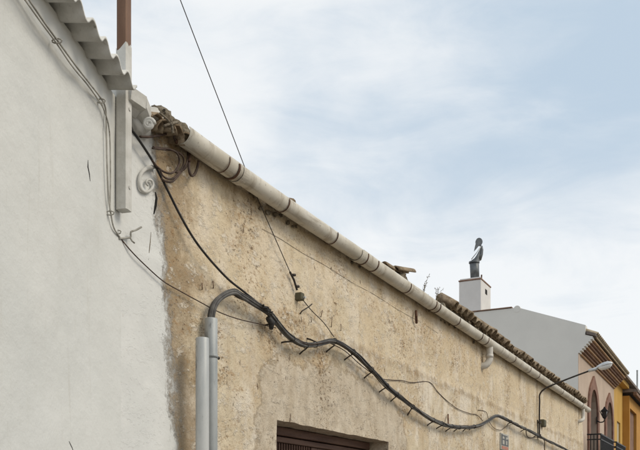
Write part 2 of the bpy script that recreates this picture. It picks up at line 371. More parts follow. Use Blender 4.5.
def smooth(a, b, t):
    t = min(1, max(0, (t - a) / (b - a))); return t * t * (3 - 2 * t)
def patch_sd(x, z):                          # > 0 inside the cement patch round the doorway
    dx = min(x - 5.66, 8.95 - x); dz = 2.96 - z - 0.05 * abs(x - 7.2)
    r = 0.5
    if dx < r and dz < r: return r - math.hypot(r - dx, r - dz)
    return min(dx, dz)
def fillet(t): return 0.0215 * max(0.0, 1 - t / 0.25) ** 2
def facade_off(x, z):
    d = 0.016 * fn(x, 0, z, 0.9) + 0.010 * fn(x, 3, z, 3.1) + 0.004 * fn(x, 7, z, 9.0)
    u = z - 3.29 - 0.03 * fn(x, 1, 0, 2.0) - 0.02 * fn(x, 5, z, 7.0)
    p = patch_sd(x, z) + 0.10 * fn(x, 9, z, 4.0)
    d += 0.010 * smooth(0.03, -0.03, u) + 0.008 * smooth(-0.03, 0.03, p)
    return d * smooth(0.0, 0.35, x - BX0) + fillet(x - BX0), u, p
def PF(x, y):                                # point on the uneven ochre surface itself
    p = P(x, y); return P(x, y, -facade_off(p.x, p.z)[0])
def build_facade():
    xs, x = [], BX0
    while x < DX0 - 0.03: xs.append(x); x += 0.035
    n = 60; xs += [DX0 + (DX1 - DX0) * i / n for i in range(n + 1)]
    x = DX1 + 0.035; st = 0.035
    while x < BX1 - 0.05: xs.append(x); st = min(0.08, st * 1.006); x += st
    xs.append(BX1)
    nz0 = 40; zs = [DZ * i / nz0 for i in range(nz0 + 1)]; z = DZ + 0.035
    while z < ZT - 0.02: zs.append(z); z += 0.035
    zs.append(ZT)
    i0, i1 = xs.index(DX0), xs.index(DX1); j1 = nz0
    V, up, pa, gr, wh = [], [], [], [], []
    for j, z in enumerate(zs):
        for i, x in enumerate(xs):
            d, u, p = facade_off(x, z)
            xx, zz = x, z
            if i0 <= i <= i1 and j <= j1:          # worn arris of the doorway
                if i in (i0, i1): xx += 0.008 * fn(x, 2, z, 6.0)
                if j == j1: zz += 0.006 * fn(x, 4, z, 6.0)
            V.append(Vector((xx, -d, zz)))
            up.append(u); pa.append(p)
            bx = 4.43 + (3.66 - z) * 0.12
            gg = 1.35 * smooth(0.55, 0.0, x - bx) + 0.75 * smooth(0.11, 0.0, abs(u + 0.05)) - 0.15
            gg += 0.55 * smooth(0.5, 0.0, 4.15 - z) * (0.5 + 0.9 * fn(x, 8, 0, 1.3)) + 0.5 * smooth(9.0, 5.0, x) * smooth(3.2, 4.1, z)  # eave dirt runs, with part of the gutter's shade painted in
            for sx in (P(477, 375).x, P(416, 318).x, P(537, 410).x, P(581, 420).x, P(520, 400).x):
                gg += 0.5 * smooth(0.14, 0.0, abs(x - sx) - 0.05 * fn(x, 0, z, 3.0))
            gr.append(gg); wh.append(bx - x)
    nx = len(xs); Fc = []
    for j in range(len(zs) - 1):
        for i in range(nx - 1):
            if i0 <= i < i1 and j < j1: continue
            a = j * nx + i; Fc.append((a, a + 1, a + nx + 1, a + nx))
    def strip(ids, dy, sharp=True):                       # reveals and ends run back from the face
        k0 = len(V)
        if sharp:
            for q in ids: V.append(V[q].copy()); up.append(up[q]); pa.append(pa[q]); gr.append(gr[q]); wh.append(wh[q])
            ids = list(range(k0, len(V)))
        k = len(V)
        for q in ids:
            V.append(Vector((V[q].x, dy, V[q].z))); up.append(up[q]); pa.append(pa[q]); gr.append(gr[q]); wh.append(wh[q])
        for m in range(len(ids) - 1): Fc.append((ids[m], ids[m + 1], k + m + 1, k + m))
    strip([j * nx + i0 for j in range(j1 + 1)], 0.42)
    strip([j * nx + i1 for j in range(j1, -1, -1)], 0.42)
    strip([j1 * nx + i for i in range(i0, i1 + 1)], 0.42)
    strip([j * nx + nx - 1 for j in range(len(zs))], 0.42)
    strip([(len(zs) - 1) * nx + i for i in range(nx - 1, -1, -1)], 0.42)
    strip([j * nx for j in range(len(zs) - 1, -1, -1)], 0.42)
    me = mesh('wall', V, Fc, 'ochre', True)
    for nm, vals in (('upper', up), ('patch', pa), ('grime_shade', gr), ('white', wh)):
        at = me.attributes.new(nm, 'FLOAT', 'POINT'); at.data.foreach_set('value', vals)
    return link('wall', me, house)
build_facade()
# rear body and dark backing so that the house is a closed volume
add('rear_wall', box(BX0 + 0.02, BX1 - 0.02, 5.6, 6.0, 0, 4.0), 'gable', house)
for nm, x0, x1 in (('side_wall', BX0 + 0.02, BX0 + 0.3), ('side_wall', BX1 - 0.3, BX1 - 0.02)):
    add(nm, box(x0, x1, 0.425, 5.59, 0, 4.0), 'gable', house)

# doorway: plank double door in a reveal, with a barred light in its head
door = add('door', box(DX0 + 0.01, DX1 - 0.01, 0.30, 0.36, 0.13, DZ - 0.01), 'darkvoid', house)
fr = DZ - 0.005
add('frame_head', box(DX0 + 0.012, DX1 - 0.012, 0.20, 0.297, fr - 0.075, fr, 0.006), 'doorwood', door)
add('frame_rail', box(DX0 + 0.012, DX1 - 0.012, 0.225, 0.297, fr - 0.135, fr - 0.085, 0.005), 'doorwood', door)
for x0 in (DX0 + 0.012, DX1 - 0.082):
    add('frame_post', box(x0, x0 + 0.07, 0.20, 0.297, 0.13, fr - 0.14, 0.006), 'doorwood', door)
gx0 = DX0 + 0.085; gx1 = P(311, 447, 0.25).x
bar = mesh('grille_bar', *box(-0.009, 0.009, 0.238, 0.256, fr - 0.42, fr - 0.14, 0.003), 'doorwood')
nb = int((gx1 - gx0) / 0.048)
for i in range(nb):
    o = link('grille_bar', bar, door); o.location.x += gx0 + 0.03 + i * 0.048
add('transom_rail', box(gx0 + 0.002, DX1 - 0.085, 0.232, 0.297, fr - 0.50, fr - 0.425, 0.006), 'doorwood', door)
x = gx1 + 0.012
while x < DX1 - 0.10:
    w = min(0.135, DX1 - 0.085 - x)
    add('board', box(x, x + w - 0.006, 0.25, 0.295, fr - 0.42, fr - 0.138, 0.004), 'doorwood', door); x += 0.135
x = gx0
while x < DX1 - 0.10:
    w = min(0.15, DX1 - 0.085 - x)
    add('board', box(x, x + w - 0.006, 0.25, 0.295, 0.14, fr - 0.505, 0.004), 'doorwood', door); x += 0.15

# roof: mortar bed, barrel tiles laid one by one
roof = add('roof', prism([(0.0, ZT + 0.002), (0.02, ZT + 0.06), (3.0, ZT + 1.0), (6.02, ZT + 0.10), (6.02, ZT + 0.002)], 0, BX0 + 0.01, BX1), 'mortar', house)
def barrel(r0, r1, ln, th=0.013, up=True, seg=9, seed=0):
    rings = []
    for t in (0.0, 0.5, 1.0):
        R = r0 + (r1 - r0) * t; pts = []
        for q, rr in ((0, R), (1, R - th)):
            rng = range(seg + 1) if q == 0 else range(seg, -1, -1)
            for k in rng:
                a = math.pi * k / seg; w = 1 + 0.04 * fn(k * 0.7 + seed, t * 3, q, 1.0)
                pts.append(Vector((math.cos(a) * rr * w, t * ln + (0.012 * fn(k * 0.9, seed, 5) if t == 0 else 0), (math.sin(a) if up else -math.sin(a)) * rr * w)))
        rings.append(pts)
    return loft(rings)
covers = [mesh('tile', *barrel(0.104 + 0.007 * (i % 3), 0.086, 0.44, 0.017, True, 9, i * 3.3), 'tile', True) for i in range(5)]
chans = [mesh('tile', *barrel(0.098, 0.112, 0.44, 0.014, False, 8, i * 2.1 + 40), 'tile', True) for i in range(3)]
shorts = [mesh('tile', *barrel(0.090 + 0.008 * (i % 3), 0.080, 0.26, 0.018, True, 9, i * 4.7 + 9), 'tile', True) for i in range(5)]
schans = [mesh('tile', *barrel(0.080, 0.088, 0.26, 0.014, False, 8, i * 2.7 + 70), 'tile', True) for i in range(3)]
XS = P(441, 312).x                           # where the higher rebuilt stretch of eave starts
x = BX0 + 0.45; i = 0
TILES = []
while x < BX1 - 0.08:
    hi = x > XS
    z0 = GZ + (0.135 if hi else 0.012); y0 = -0.10 if hi else -0.0
    pitch = rad(39 if hi else 15)
    for row in range(2):
        o = link('tile', (shorts if hi and row == 0 else covers)[(i * 7 + row) % 5], roof); pr = pitch if row == 0 else rad(15)
        o.location += Vector((x + random.uniform(-.012, .012), y0 + row * 0.37 + random.uniform(-.03, .02), z0 + row * (0.10 if hi else 0.11) + random.uniform(-.02, .012)))
        o.rotation_euler = (pr + random.uniform(-.1, .07), random.uniform(-.16, .16), random.uniform(-.09, .09)); q_ = random.uniform(.86, 1.08); o.scale = (q_, 1, random.uniform(.85, 1.15) * q_)
    o = link('tile', (schans if hi else chans)[i % 3], roof)
    o.location += Vector((x + 0.107, y0 + random.uniform(-.02, .02), z0 + 0.055 + random.uniform(-.01, .01)))
    o.rotation_euler = (pitch, random.uniform(-.06, .06), random.uniform(-.04, .04))
    x += 0.215 + random.uniform(-.012, .012); i += 1
# mortar bedding under the eave tiles
def mortar_bed(x0, x1, y0, y1, z0, z1, st=0.06):
    rings = []; x = x0
    while x < x1 + st * 0.5:
        a = 0.02 * fn(x, 1, 0, 5.0); b = 0.025 * fn(x, 4, 0, 4.0); c = 0.02 * fn(x, 9, 0, 7.0)
        rings.append([Vector((x, y0 + a, z0 + c)), Vector((x, y0 - 0.01 + b, (z0 + z1) / 2)), Vector((x, y0 + 0.02 + a, z1 + b)), Vector((x, y1, z1 + b)), Vector((x, y1, z0))])
        x += st
    return loft(rings)
add('eave_mortar', mortar_bed(XS, BX1, -0.05, 0.30, ZT + 0.003, GZ + 0.17), 'mortar', house)
add('eave_mortar', mortar_bed(BX0 + 0.30, XS - 0.01, -0.03, 0.30, ZT + 0.003, GZ + 0.06), 'mortar', house)
# thin dark gap of broken plaster left along the wall head
rs = random.Random(5)
for k, (x_, y_) in enumerate(((262, 207), (268, 211), (275, 213), (281, 216), (288, 221), (293, 225), (296, 226), (352, 262), (360, 268), (430, 310), (441, 319), (445, 321), (449, 324), (455, 328), (462, 331), (474, 340))):
    p_ = P(x_, y_ + rs.uniform(-1, 2), -0.012)
    add('mortar_crumb', solid_blob(p_, rs.uniform(.010, .024), (1.3, .6, .9), .9, k * 3.3, 9, 6), 'mortar', house)
# ================================================================== gutter
gut = empty('roof_gutter', P(380, 270, -0.1) * 1.0, 'long weathered cream plastic gutter with rusty rings along the ochre house eave', 'gutter')
def gx(px): return P(px, 148 + 0.676 * (px - 200), -0.10).x
def half_pipe(x0, x1, r, dz0=0.0, dz1=0.0, th=0.005, seg=14, lip=0.03):
    rings = []
    n = max(2, int((x1 - x0) / 0.12))
    for i in range(n + 1):
        t = i / n; xx = x0 + (x1 - x0) * t; z = GZ + dz0 + (dz1 - dz0) * t + 0.002 * fn(xx, 0, 0, 2.2); pts = []
        y = -0.10 + 0.003 * fn(xx, 4, 0, 1.7)
        for q in (0, 1):
            R = r - q * th; rg = range(-2, seg + 3)
            for k in (rg if q == 0 else reversed(rg)):
                a = math.pi + math.pi * k / seg
                pts.append(Vector((xx, y + math.cos(a) * R, z + math.sin(a) * R)))
        rings.append(pts)
    return loft(rings)
def ring_band(x, r, w, th=0.0035, dz=0.0, full=True):
    rings = []
    for xx, rr in ((x - w / 2, r), (x + w / 2, r)):
        pts = []
        for q in (0, 1):
            R = rr + (th if q == 0 else 0); rg = range(-1, 16)
            for k in (rg if q == 0 else reversed(rg)):
                a = math.pi + math.pi * k / 14
                pts.append(Vector((xx, -0.10 + math.cos(a) * R, GZ + dz + math.sin(a) * R)))
        rings.append(pts)
    return loft(rings)
joints = [181, 232, 360, 434, 481, 535, 588]
for i in range(len(joints) - 1):
    a, b = gx(joints[i]), gx(joints[i + 1])
    r = GR + (0.004 if i % 2 == 0 else 0.0)
    add('gutter_section', half_pipe(a - (0.06 if i and i % 2 == 0 else -0.004), b + (0.06 if i % 2 == 0 else -0.004), r, (0.01 if i == 0 else 0), 0), 'gutter', gut, True)
for px, w, m_ in ((221, .010, 'rust'), (231, .03, 'rust'), (238, .02, 'gutter'), (281.5, .018, 'rust'), (330.5, .018, 'rust'), (357, .03, 'gutter'), (361.5, .022, 'rust'), (372, .022, 'rust'), (405, .022, 'rust'),
                  (431, .026, 'rust'), (435, .026, 'rust'), (455, .022, 'rust'), (478, .026, 'rust'), (484, .026, 'rust'), (499, .03, 'gutter'), (511.5, .024, 'rust'),
                  (527, .024, 'rust'), (536, .03, 'rust'), (549, .024, 'rust'), (560, .024, 'rust'), (571, .026, 'rust'), (580, .026, 'rust')):
    add('gutter_ring' if m_ == 'rust' else 'gutter_collar', ring_band(gx(px), GR + (0.0065 if m_ == 'rust' else 0.006), w * .7 if m_ == 'rust' else 0.07), m_, gut)
# bracket arms tying the rings back to the wall
for px in (281.5, 330.5, 372, 405, 455, 511.5, 549, 571):
    xx = gx(px); add('bracket_arm', tube([(xx, -0.10 + GR + 0.008, GZ + 0.03), (xx, 0.02, GZ + 0.035)], 0.007, 6), 'rust', gut)
add('end_cap', prism([(-0.10 + math.cos(math.pi + math.pi * k / 14) * GR, GZ + math.sin(math.pi + math.pi * k / 14) * GR) for k in range(15)], 0, gx(588), gx(588) + 0.012), 'gutter', gut)
# outlet and elbow turning back into the wall
ox = gx(489.5)
pz = P(481, 371, -0.03)
el = spline([(ox, -0.10, GZ - GR + 0.02), (ox, -0.10, GZ - GR - 0.06), (ox - 0.0, -0.102, GZ - 0.23), (ox - 0.015, -0.085, GZ - 0.29), (ox - 0.04, -0.045, GZ - 0.335), (ox - 0.06, 0.03, GZ - 0.35)], 6)
add('outlet_elbow', tube(el, 0.052, 14), 'pvc', gut, True)
add('outlet_collar', tube([(ox, -0.10, GZ - 0.17), (ox, -0.10, GZ - 0.22)], 0.058, 14), 'pvc', gut, True)
ex = gx(583)
add('outlet_elbow', tube(spline([(ex, -0.10, GZ - GR + 0.01), (ex, -0.10, GZ - 0.24), (ex - 0.05, -0.10, GZ - 0.32), (ex - 0.12, -0.05, GZ - 0.36), (ex - 0.13, 0.02, GZ - 0.37)], 5), 0.045, 12), 'pvc', gut, True)

# ================================================================== left white house
wh = empty('white_house', WL(1.6, -2, 0), 'white limewashed house at the left edge with a corrugated roof', 'house')
ZS = PW(131, 86, 0.17).z                     # valley line of the sheet at its free edge
wz = ZS + 0.0
def wbox(s0, s1, b0, b1, z0, z1):
    V = [WL(s, b, z) for s in (s0, s1) for b in (b0, b1) for z in (z0, z1)]
    return V, [(0, 1, 3, 2), (4, 6, 7, 5), (0, 4, 5, 1), (2, 3, 7, 6), (0, 2, 6, 4), (1, 5, 7, 3)]
def white_off(s, z):
    H = wz + 0.03
    d = 0.012 * fn(s, 20, z, 0.8) + 0.006 * fn(s, 25, z, 2.6) + 0.03 * smooth(0.0, 0.16, z - (H - 0.30) + 0.02 * fn(s, 0, 0, 1.5))
    return d * smooth(0.0, 0.35, s) + fillet(s)
def PWF(x, y):
    p = PW(x, y); return PW(x, y, white_off((BEND - p).dot(WD), p.z))
def white_face():
    V, Fc = [], []; ns, nz = 130, 100; H = wz + 0.03
    for j in range(nz + 1):
        for i in range(ns + 1):
            s = 5.0 * (i / ns) ** 1.5; z = H * j / nz
            V.append(WL(s, white_off(s, z), z))
    for j in range(nz):
        for i in range(ns):
            a = j * (ns + 1) + i; Fc.append((a, a + ns + 1, a + ns + 2, a + 1))
    k = len(V); top = [nz * (ns + 1) + i for i in range(ns + 1)]; V += [V[q].copy() for q in top]; top = list(range(k, len(V))); k = len(V)
    for q in top: V.append(V[q] - WN * 0.4)
    for m in range(ns): Fc.append((top[m], k + m, k + m + 1, top[m + 1]))
    k = len(V); lf = [j * (ns + 1) + ns for j in range(nz + 1)]; V += [V[q].copy() for q in lf]; lf = list(range(k, len(V))); k = len(V)
    for q in lf: V.append(V[q] - WN * 0.4)
    for m in range(nz): Fc.append((lf[m], lf[m + 1], k + m + 1, k + m))
    return V, Fc
add('wall', white_face(), 'white', wh, True)
add('side_wall', wbox(4.65, 4.99, -4.0, -0.41, 0, wz), 'white', wh)
add('side_wall', wbox(0.32, 0.62, -4.0, -0.10, 0, wz - 0.02), 'white', wh)
# corrugated sheets
PITCH = 0.172; slope = math.tan(rad(4))
def sheet(s0, s1, b_out, b_in, z, ph):
    th = 0.015; V, Fc = [], []; n = int((s1 - s0) / PITCH * 14); mrow = [b_out, b_out - 0.12, b_in]
    for q in (0, 1):
        for b in mrow:
            for i in range(n + 1):
                s = s0 + (s1 - s0) * i / n; w = math.cos(2 * math.pi * (s - ph) / PITCH)
                w = math.copysign(abs(w) ** 0.85, w)
                V.append(WL(s, b + (0.006 * fn(s, 0, 3, 5.0) if b == b_out else 0), z + 0.026 * (1 - w) + (b_out - b) * slope + q * th))
    R = n + 1; K = 3 * R
    for r in range(2):
        for i in range(n):
            a = r * R + i; Fc.append((a, a + R, a + R + 1, a + 1)); Fc.append((K + a, K + a + 1, K + a + R + 1, K + a + R))
    for i in range(n): Fc.append((i, i + 1, K + i + 1, K + i)); a = 2 * R + i; Fc.append((a, K + a, K + a + 1, a + 1))
    for r in range(2):
        a = r * R; Fc.append((a, K + a, K + a + R, a + R)); a = r * R + n; Fc.append((a, a + R, K + a + R, K + a))
    return V, Fc
s_first = 0.20
add('corrugated_sheet', sheet(s_first - 0.07, s_first + 1.05, 0.17, -2.2, ZS, s_first), 'sheet', wh, True)
add('corrugated_sheet', sheet(s_first + 0.98, s_first + 2.1, 0.172, -2.2, ZS + 0.011, s_first), 'sheet', wh, True)
add('corrugated_sheet', sheet(s_first + 2.03, s_first + 4.9, 0.17, -2.2, ZS, s_first), 'sheet', wh, True)
# small chipped marks in the white wall
def crack(name, pts, wd, plane, parent, mat='darkvoid'):
    """a sliver shaped gash, a few millimetres deep shell on the surface"""
    c = [plane(x, y) for x, y in pts]; Vv = []; n = len(c)
    for i, p in enumerate(c):
        t = (c[min(i + 1, n - 1)] - c[max(i - 1, 0)]).normalized(); nn = (CAM - p); nn.z = 0; nn.normalize()
        sd_ = t.cross(nn).normalized(); w = wd * (0.15 + math.sin(math.pi * (i + 0.5) / n)) * (1 + 0.5 * fn(i * 1.3, wd * 90, 2))
        Vv.append([p + sd_ * w - nn * .003, p + nn * 0.0025, p - sd_ * w - nn * .003, p - nn * 0.03])
    return add(name, loft(Vv), mat, parent)
crack('chip', [(88, 160), (87.5, 167), (89, 174), (90, 181)], 0.0045, PWF, wh, 'blackcable')
crack('chip', [(69, 441), (70, 444), (72, 448), (74, 454)], 0.003, PWF, wh, 'blackcable')

# ================================================================== square post on the corner
pc = P(124, 200, -0.075); pc.z = 0
ex_, ey_ = Vector((math.cos(rad(12)), math.sin(rad(12)), 0)), Vector((math.sin(rad(12)), -math.cos(rad(12)), 0))
def pbox(a, z0, z1, jag=0.0, ofs=0.0):
    rings = []
    prof = [(-a, -a), (a, -a), (a, a), (-a, a)]
    pts2 = []
    for i in range(4):
        p, q = prof[i], prof[(i + 1) % 4]
        for k in range(4): t = (k + 0.3) / 4; pts2.append((p[0] + (q[0] - p[0]) * t, p[1] + (q[1] - p[1]) * t))
    for z in (z0, (z0 + z1) / 2, z1):
        rings.append([pc + ex_ * (p[0] + ofs) + ey_ * p[1] + Vector((0, 0, z + (jag * fn(p[0] * 40, p[1] * 40, z) if z == z1 else 0))) for p in pts2])
    return loft(rings)
pzb = P(121, 208, -0.09).z; pzp = P(124, 47, -0.08).z
post = empty('square_post', (pc.x, pc.y, pzb), 'square metal post on the house corner, brown above and painted white below', 'post')
add('tube', pbox(0.0335, pzb + 0.01, 6.35), 'polebrown', post)
add('white_paint', pbox(0.0365, pzb, pzp, 0.055, -0.001), 'whitetrim', post)
add('cap', pbox(0.038, 6.351, 6.37), 'polebrown', post)
for zz in (pzb + 0.14, pzb + 0.62):
    add('fixing_strap', join(tube([pc + ey_ * 0.036 + Vector((0, 0, zz)), pc + ey_ * 0.042 + Vector((0, 0, zz))], 0.012, 8)), 'whitetrim', post)
    add('standoff', tube([pc - ey_ * 0.03 + Vector((0, 0, zz)), Vector((pc.x + 0.005, 0.03, zz))], 0.014, 8), 'whitetrim', post)

# white moulded eave stub, roll and scroll where the two houses meet
stub = empty('eave_stub', P(140, 110, -0.1), 'white painted end block of the eave just right of the square post', 'eave')
a0, a1 = P(127, 100, -0.10), P(149, 100, -0.10)
ztop = P(140, 95, -0.1).z; zlow = P(140, 112, -0.1).z
add('block', prism([(0.1, zlow - 0.05), (-0.05, zlow - 0.02), (-0.09, zlow + 0.01), (-0.13, zlow + 0.02), (-0.14, ztop - 0.012), (-0.125, ztop), (0.3, ztop + 0.03), (0.3, zlow - 0.05)], 0, a0.x, a1.x - 0.07), 'whitetrim', stub)
xe = a1.x - 0.069
add('sloped_end', loft([[Vector((xe, y_, z_)) for y_, z_ in ((0.2, zlow - .05), (-0.09, zlow), (-0.135, zlow + .03), (-0.138, ztop - .015), (-0.11, ztop - .004), (0.2, ztop))],
                        [Vector((xe + .05, y_, z_)) for y_, z_ in ((0.2, zlow - .06), (-0.07, zlow - .03), (-0.12, zlow), (-0.128, ztop - .05), (-0.10, ztop - .03), (0.2, ztop - .02))],
                        [Vector((xe + .11, y_, z_)) for y_, z_ in ((0.2, zlow - .08), (-0.05, zlow - .07), (-0.09, zlow - .05), (-0.095, ztop - .11), (-0.07, ztop - .10), (0.2, ztop - .08))]]), 'whitetrim', stub)
q = P(149, 124, -0.14)
roll = [q + RV * (0.034 * (1 - t / 34) * math.cos(t * 0.45)) + Vector((0, 0, 0.034 * (1 - t / 34) * math.sin(t * 0.45))) for t in range(28)]
add('roll', tube(roll, 0.014, 8), 'whitetrim', stub, True)
add('plaster_lump', solid_blob(P(152, 116, -0.03), 0.07, (1.0, 0.9, 0.8), 0.5, 3), 'whitetrim', stub, True)
add('plaster_lump', solid_blob(P(140, 122, -0.01), 0.09, (1.2, 0.6, 1.0), 0.5, 8), 'whitetrim', stub, True)
scp = spline([P(a, b, -0.018) for a, b in ((156, 166.5), (151, 167.5), (145.5, 169), (141, 174), (139.2, 181), (140.5, 188.5), (145, 192), (150, 190.5), (153, 185.5), (151.5, 180.5), (147.5, 179.8), (146, 183), (148, 185.5))], 4)
add_s = add('scroll_bracket', tube(scp, [0.0135 - 0.00014 * i for i in range(len(scp))], 9), 'whitetrim', None, True)
tag(add_s, 'white painted iron scroll fixed on the wall below the eave stub', 'bracket')
crack('gash', [(155, 192), (155.5, 198), (154.5, 206), (153.5, 214)], 0.012, PF, house)
crack('gash', [(151, 232), (150, 242), (149, 252), (148.5, 260)], 0.0035, PF, house, 'mortar')

# crumbling tiles and mortar over the head of the gutter
rub = empty('broken_eave', P(168, 122, 0.0), 'crumbling brown tiles and mortar at the near end of the gutter', 'rubble')
for k, (x_, y_, r_, sc_) in enumerate(((160, 118, .085, (1.2, .9, .8)), (170, 126, .075, (1.4, .9, .7)), (180, 131, .07, (1.4, .9, .7)), (166, 135, .05, (1, .7, .9)))):
    add('mortar_lump', solid_blob(P(x_, y_, 0.03), r_, sc_, 0.35, k * 5.1, 28, 20), 'mortar', rub, True)
for k, (x_, y_, Y_, rz, rx, ry) in enumerate(((157, 114, -0.10, 0.2, 0.30, 0.2), (167, 121, -0.12, -0.25, 0.22, -0.15), (177, 127, -0.12, 0.1, 0.25, 0.12), (187, 133, -0.10, -0.1, 0.22, 0.1))):
    o = link('tile', covers[k % 5], rub); p_ = P(x_, y_ + 4, Y_); p_.z -= 0.05; o.matrix_basis.translation = p_
    o.rotation_euler = (rx, ry, rz); o.scale = (0.8, 0.8, 0.75)
for k, (pts) in enumerate((((178, 122), (171, 123.5), (164, 126)), ((171, 119), (172, 126), (173, 133)), ((160, 113), (167, 119), (172, 126)))):
    add('twig', tube([P(a, b, -0.16) for a, b in pts], 0.008, 6), 'mortar', rub)

# ================================================================== conduits
def conduit(px, ytop, Y, r, mat, label):
    t = P(px, ytop, Y); rootp = Vector((t.x, t.y, 0.12))
    c = empty('steel_conduit', rootp, label, 'pipe', 'conduit pipes on the ochre wall')
    n = 24; rings = []
    outer = lambda z, R: [Vector((t.x + math.cos(2 * math.pi * k / n) * R, t.y + math.sin(2 * math.pi * k / n) * R, z)) for k in range(n)]
    add('pipe', loft([outer(0.125, r), outer(1.2, r), outer(2.2, r), outer(t.z - 0.004, r), outer(t.z, r - 0.003), outer(t.z, r - 0.006), outer(t.z - 0.15, r - 0.007), outer(0.13, r - 0.007)], True, False), mat, c, True)
    return c, t
c1, t1 = conduit(202.3, 338, -0.165, 0.046, 'palegalv', 'front grey conduit pipe, shorter and paler, left of the two')
c2, t2 = conduit(211, 318.5, -0.075, 0.047, 'galv', 'taller grey conduit pipe with black cables coming out of its top')
cz = P(217, 358, -0.08).z
add('clamp', tube([(t2.x, t2.y, cz - 0.012), (t2.x, t2.y, cz + 0.012)], 0.051, 20), 'galv', c2, True)
add('clamp_bolt', tube([(t2.x + 0.045, t2.y - 0.01, cz), (t2.x + 0.082, t2.y - 0.012, cz)], 0.012, 8), 'darkiron', c2)
add('wall_fixing', tube([(t2.x, t2.y + 0.04, cz), (t2.x, 0.02, cz)], 0.012, 8), 'galv', c2)
add('clamp', tube([(t1.x, t1.y, 1.5), (t1.x, t1.y, 1.54)], 0.05, 20), 'galv', c1, True)
add('wall_fixing', tube([(t1.x, t1.y + 0.04, 1.52), (t1.x, 0.02, 1.52)], 0.012, 8), 'galv', c1)

# ================================================================== main cable bundle
YB = -0.10
bp = [(214, 306), (222, 296.5), (233, 292), (241, 296), (252, 302.5), (268, 312.5), (277, 323), (287, 334.5), (297.5, 342.5), (307, 345.5), (318, 344), (330, 341), (337, 342), (346, 347), (357, 355),
      (366, 364), (377, 375), (388, 387), (400, 397), (417, 410), (433, 420), (450, 426), (464, 427.5), (477, 426), (487, 421.5), (496, 416), (503, 418), (515, 424), (527.5, 430), (537, 435), (548, 441), (565, 449), (590, 462)]
path = [Vector((t2.x, t2.y, t2.z - 0.4)), Vector((t2.x, t2.y, t2.z - 0.05))] + [P(a, b, YB if i > 1 else -0.085) for i, (a, b) in enumerate(bp)]
bun = empty('cable_bundle', P(400, 397, YB), 'thick bundle of dark grey cables snaking along the ochre wall', 'cable')
core = spline(path, 8)
T_ = [(core[min(i + 1, len(core) - 1)] - core[max(i - 1, 0)]).normalized() for i in range(len(core))]
arc = [0.0]
for i in range(1, len(core)): arc.append(arc[-1] + (core[i] - core[i - 1]).length)
def strand(phase, off, r, mat, tw=1.3, wob=0.4):
    pts = []
    for i, p in enumerate(core):
        u = Vector((0, -1, 0)); u = (u - T_[i] * u.dot(T_[i])).normalized(); v = T_[i].cross(u)
        a = phase + tw * arc[i] + wob * fn(arc[i], phase, 0, 2.0); k = off * (1 + 0.3 * fn(arc[i], phase * 3, 4, 3.0))
        pts.append(p + (u * math.cos(a) + v * math.sin(a)) * k)
    return tube(pts, r, 8, True)
for k in range(3):
    add('thin_strand', strand(k * 2.1 + .6, 0.0235, 0.0045, None, 2.6 - k, 1.6), ('browncable', 'blackcable', 'cable')[k], bun, True)
for k in range(4):
    add('cable', strand(k * math.pi / 2, 0.0125, (0.0125, 0.011, 0.0115, 0.010)[k], ('cable', 'blackcable', 'cable', 'cable')[k]), ('cable', 'blackcable', 'cable', 'cable')[k], bun, True)
pegs = [((262.5, 326), (274, 323.5)), ((279, 343), (292, 341.5)), ((297.5, 356), (307, 348)), ((305, 338), (316, 342)), ((325, 353), (335, 345)), ((343, 361), (353, 354)), ((363, 379), (372, 372)), ((378, 393), (387, 387)),
        ((389, 403), (397, 396)), ((406.5, 417), (412, 408)), ((425, 427), (434, 421)), ((435, 429.5), (443, 425)), ((444, 432.5), (452, 427)), ((453, 432), (459, 428)), ((462, 432), (467, 428)), ((468.5, 430), (474, 427)), ((507, 425), (511, 422)), ((520, 432), (525, 429)), ((533, 437), (538, 435))]
for a, b in pegs:
    w_ = P(a[0], a[1], 0.01); e_ = P(b[0], b[1], YB - 0.005)
    add('wall_peg', tube([w_, w_.lerp(e_, 0.5) + Vector((0, 0, 0.004)), e_], [0.0085, 0.0075, 0.0065], 6), 'darkiron', bun)
    # wire tie round the bundle at each peg
    i = min(range(len(core)), key=lambda j: (core[j] - e_).length)
    u = Vector((0, -1, 0)); u = (u - T_[i] * u.dot(T_[i])).normalized(); v = T_[i].cross(u)
    add('tie', tube([core[i] + (u * math.cos(k * 0.55) + v * math.sin(k * 0.55)) * 0.0275 for k in range(13)], 0.0032, 5), 'blackcable', bun)
add('wall_peg', tube([P(448, 414.5, -0.03), P(448.3, 425, -0.09)], 0.011, 6), 'rust', bun)
# knot of loose ends by the branch
for k in range(6):
    q0 = P(262 + k, 306 + k * 0.8, YB - 0.03)
    pts = [q0 + Vector((0.05 * fn(k, t, 1, 1.3) + 0.012 * t, -0.02 * (t % 2), 0.045 * fn(k, t, 8, 1.1) - 0.004 * t)) for t in range(6)]
    add('loose_end', tube(spline(pts, 4), 0.005, 6), 'blackcable', bun)
add('splice', tube([P(268, 318, YB), P(272, 323, YB), P(271, 329, YB)], [0.022, 0.03, 0.016], 8), 'blackcable', bun, True)

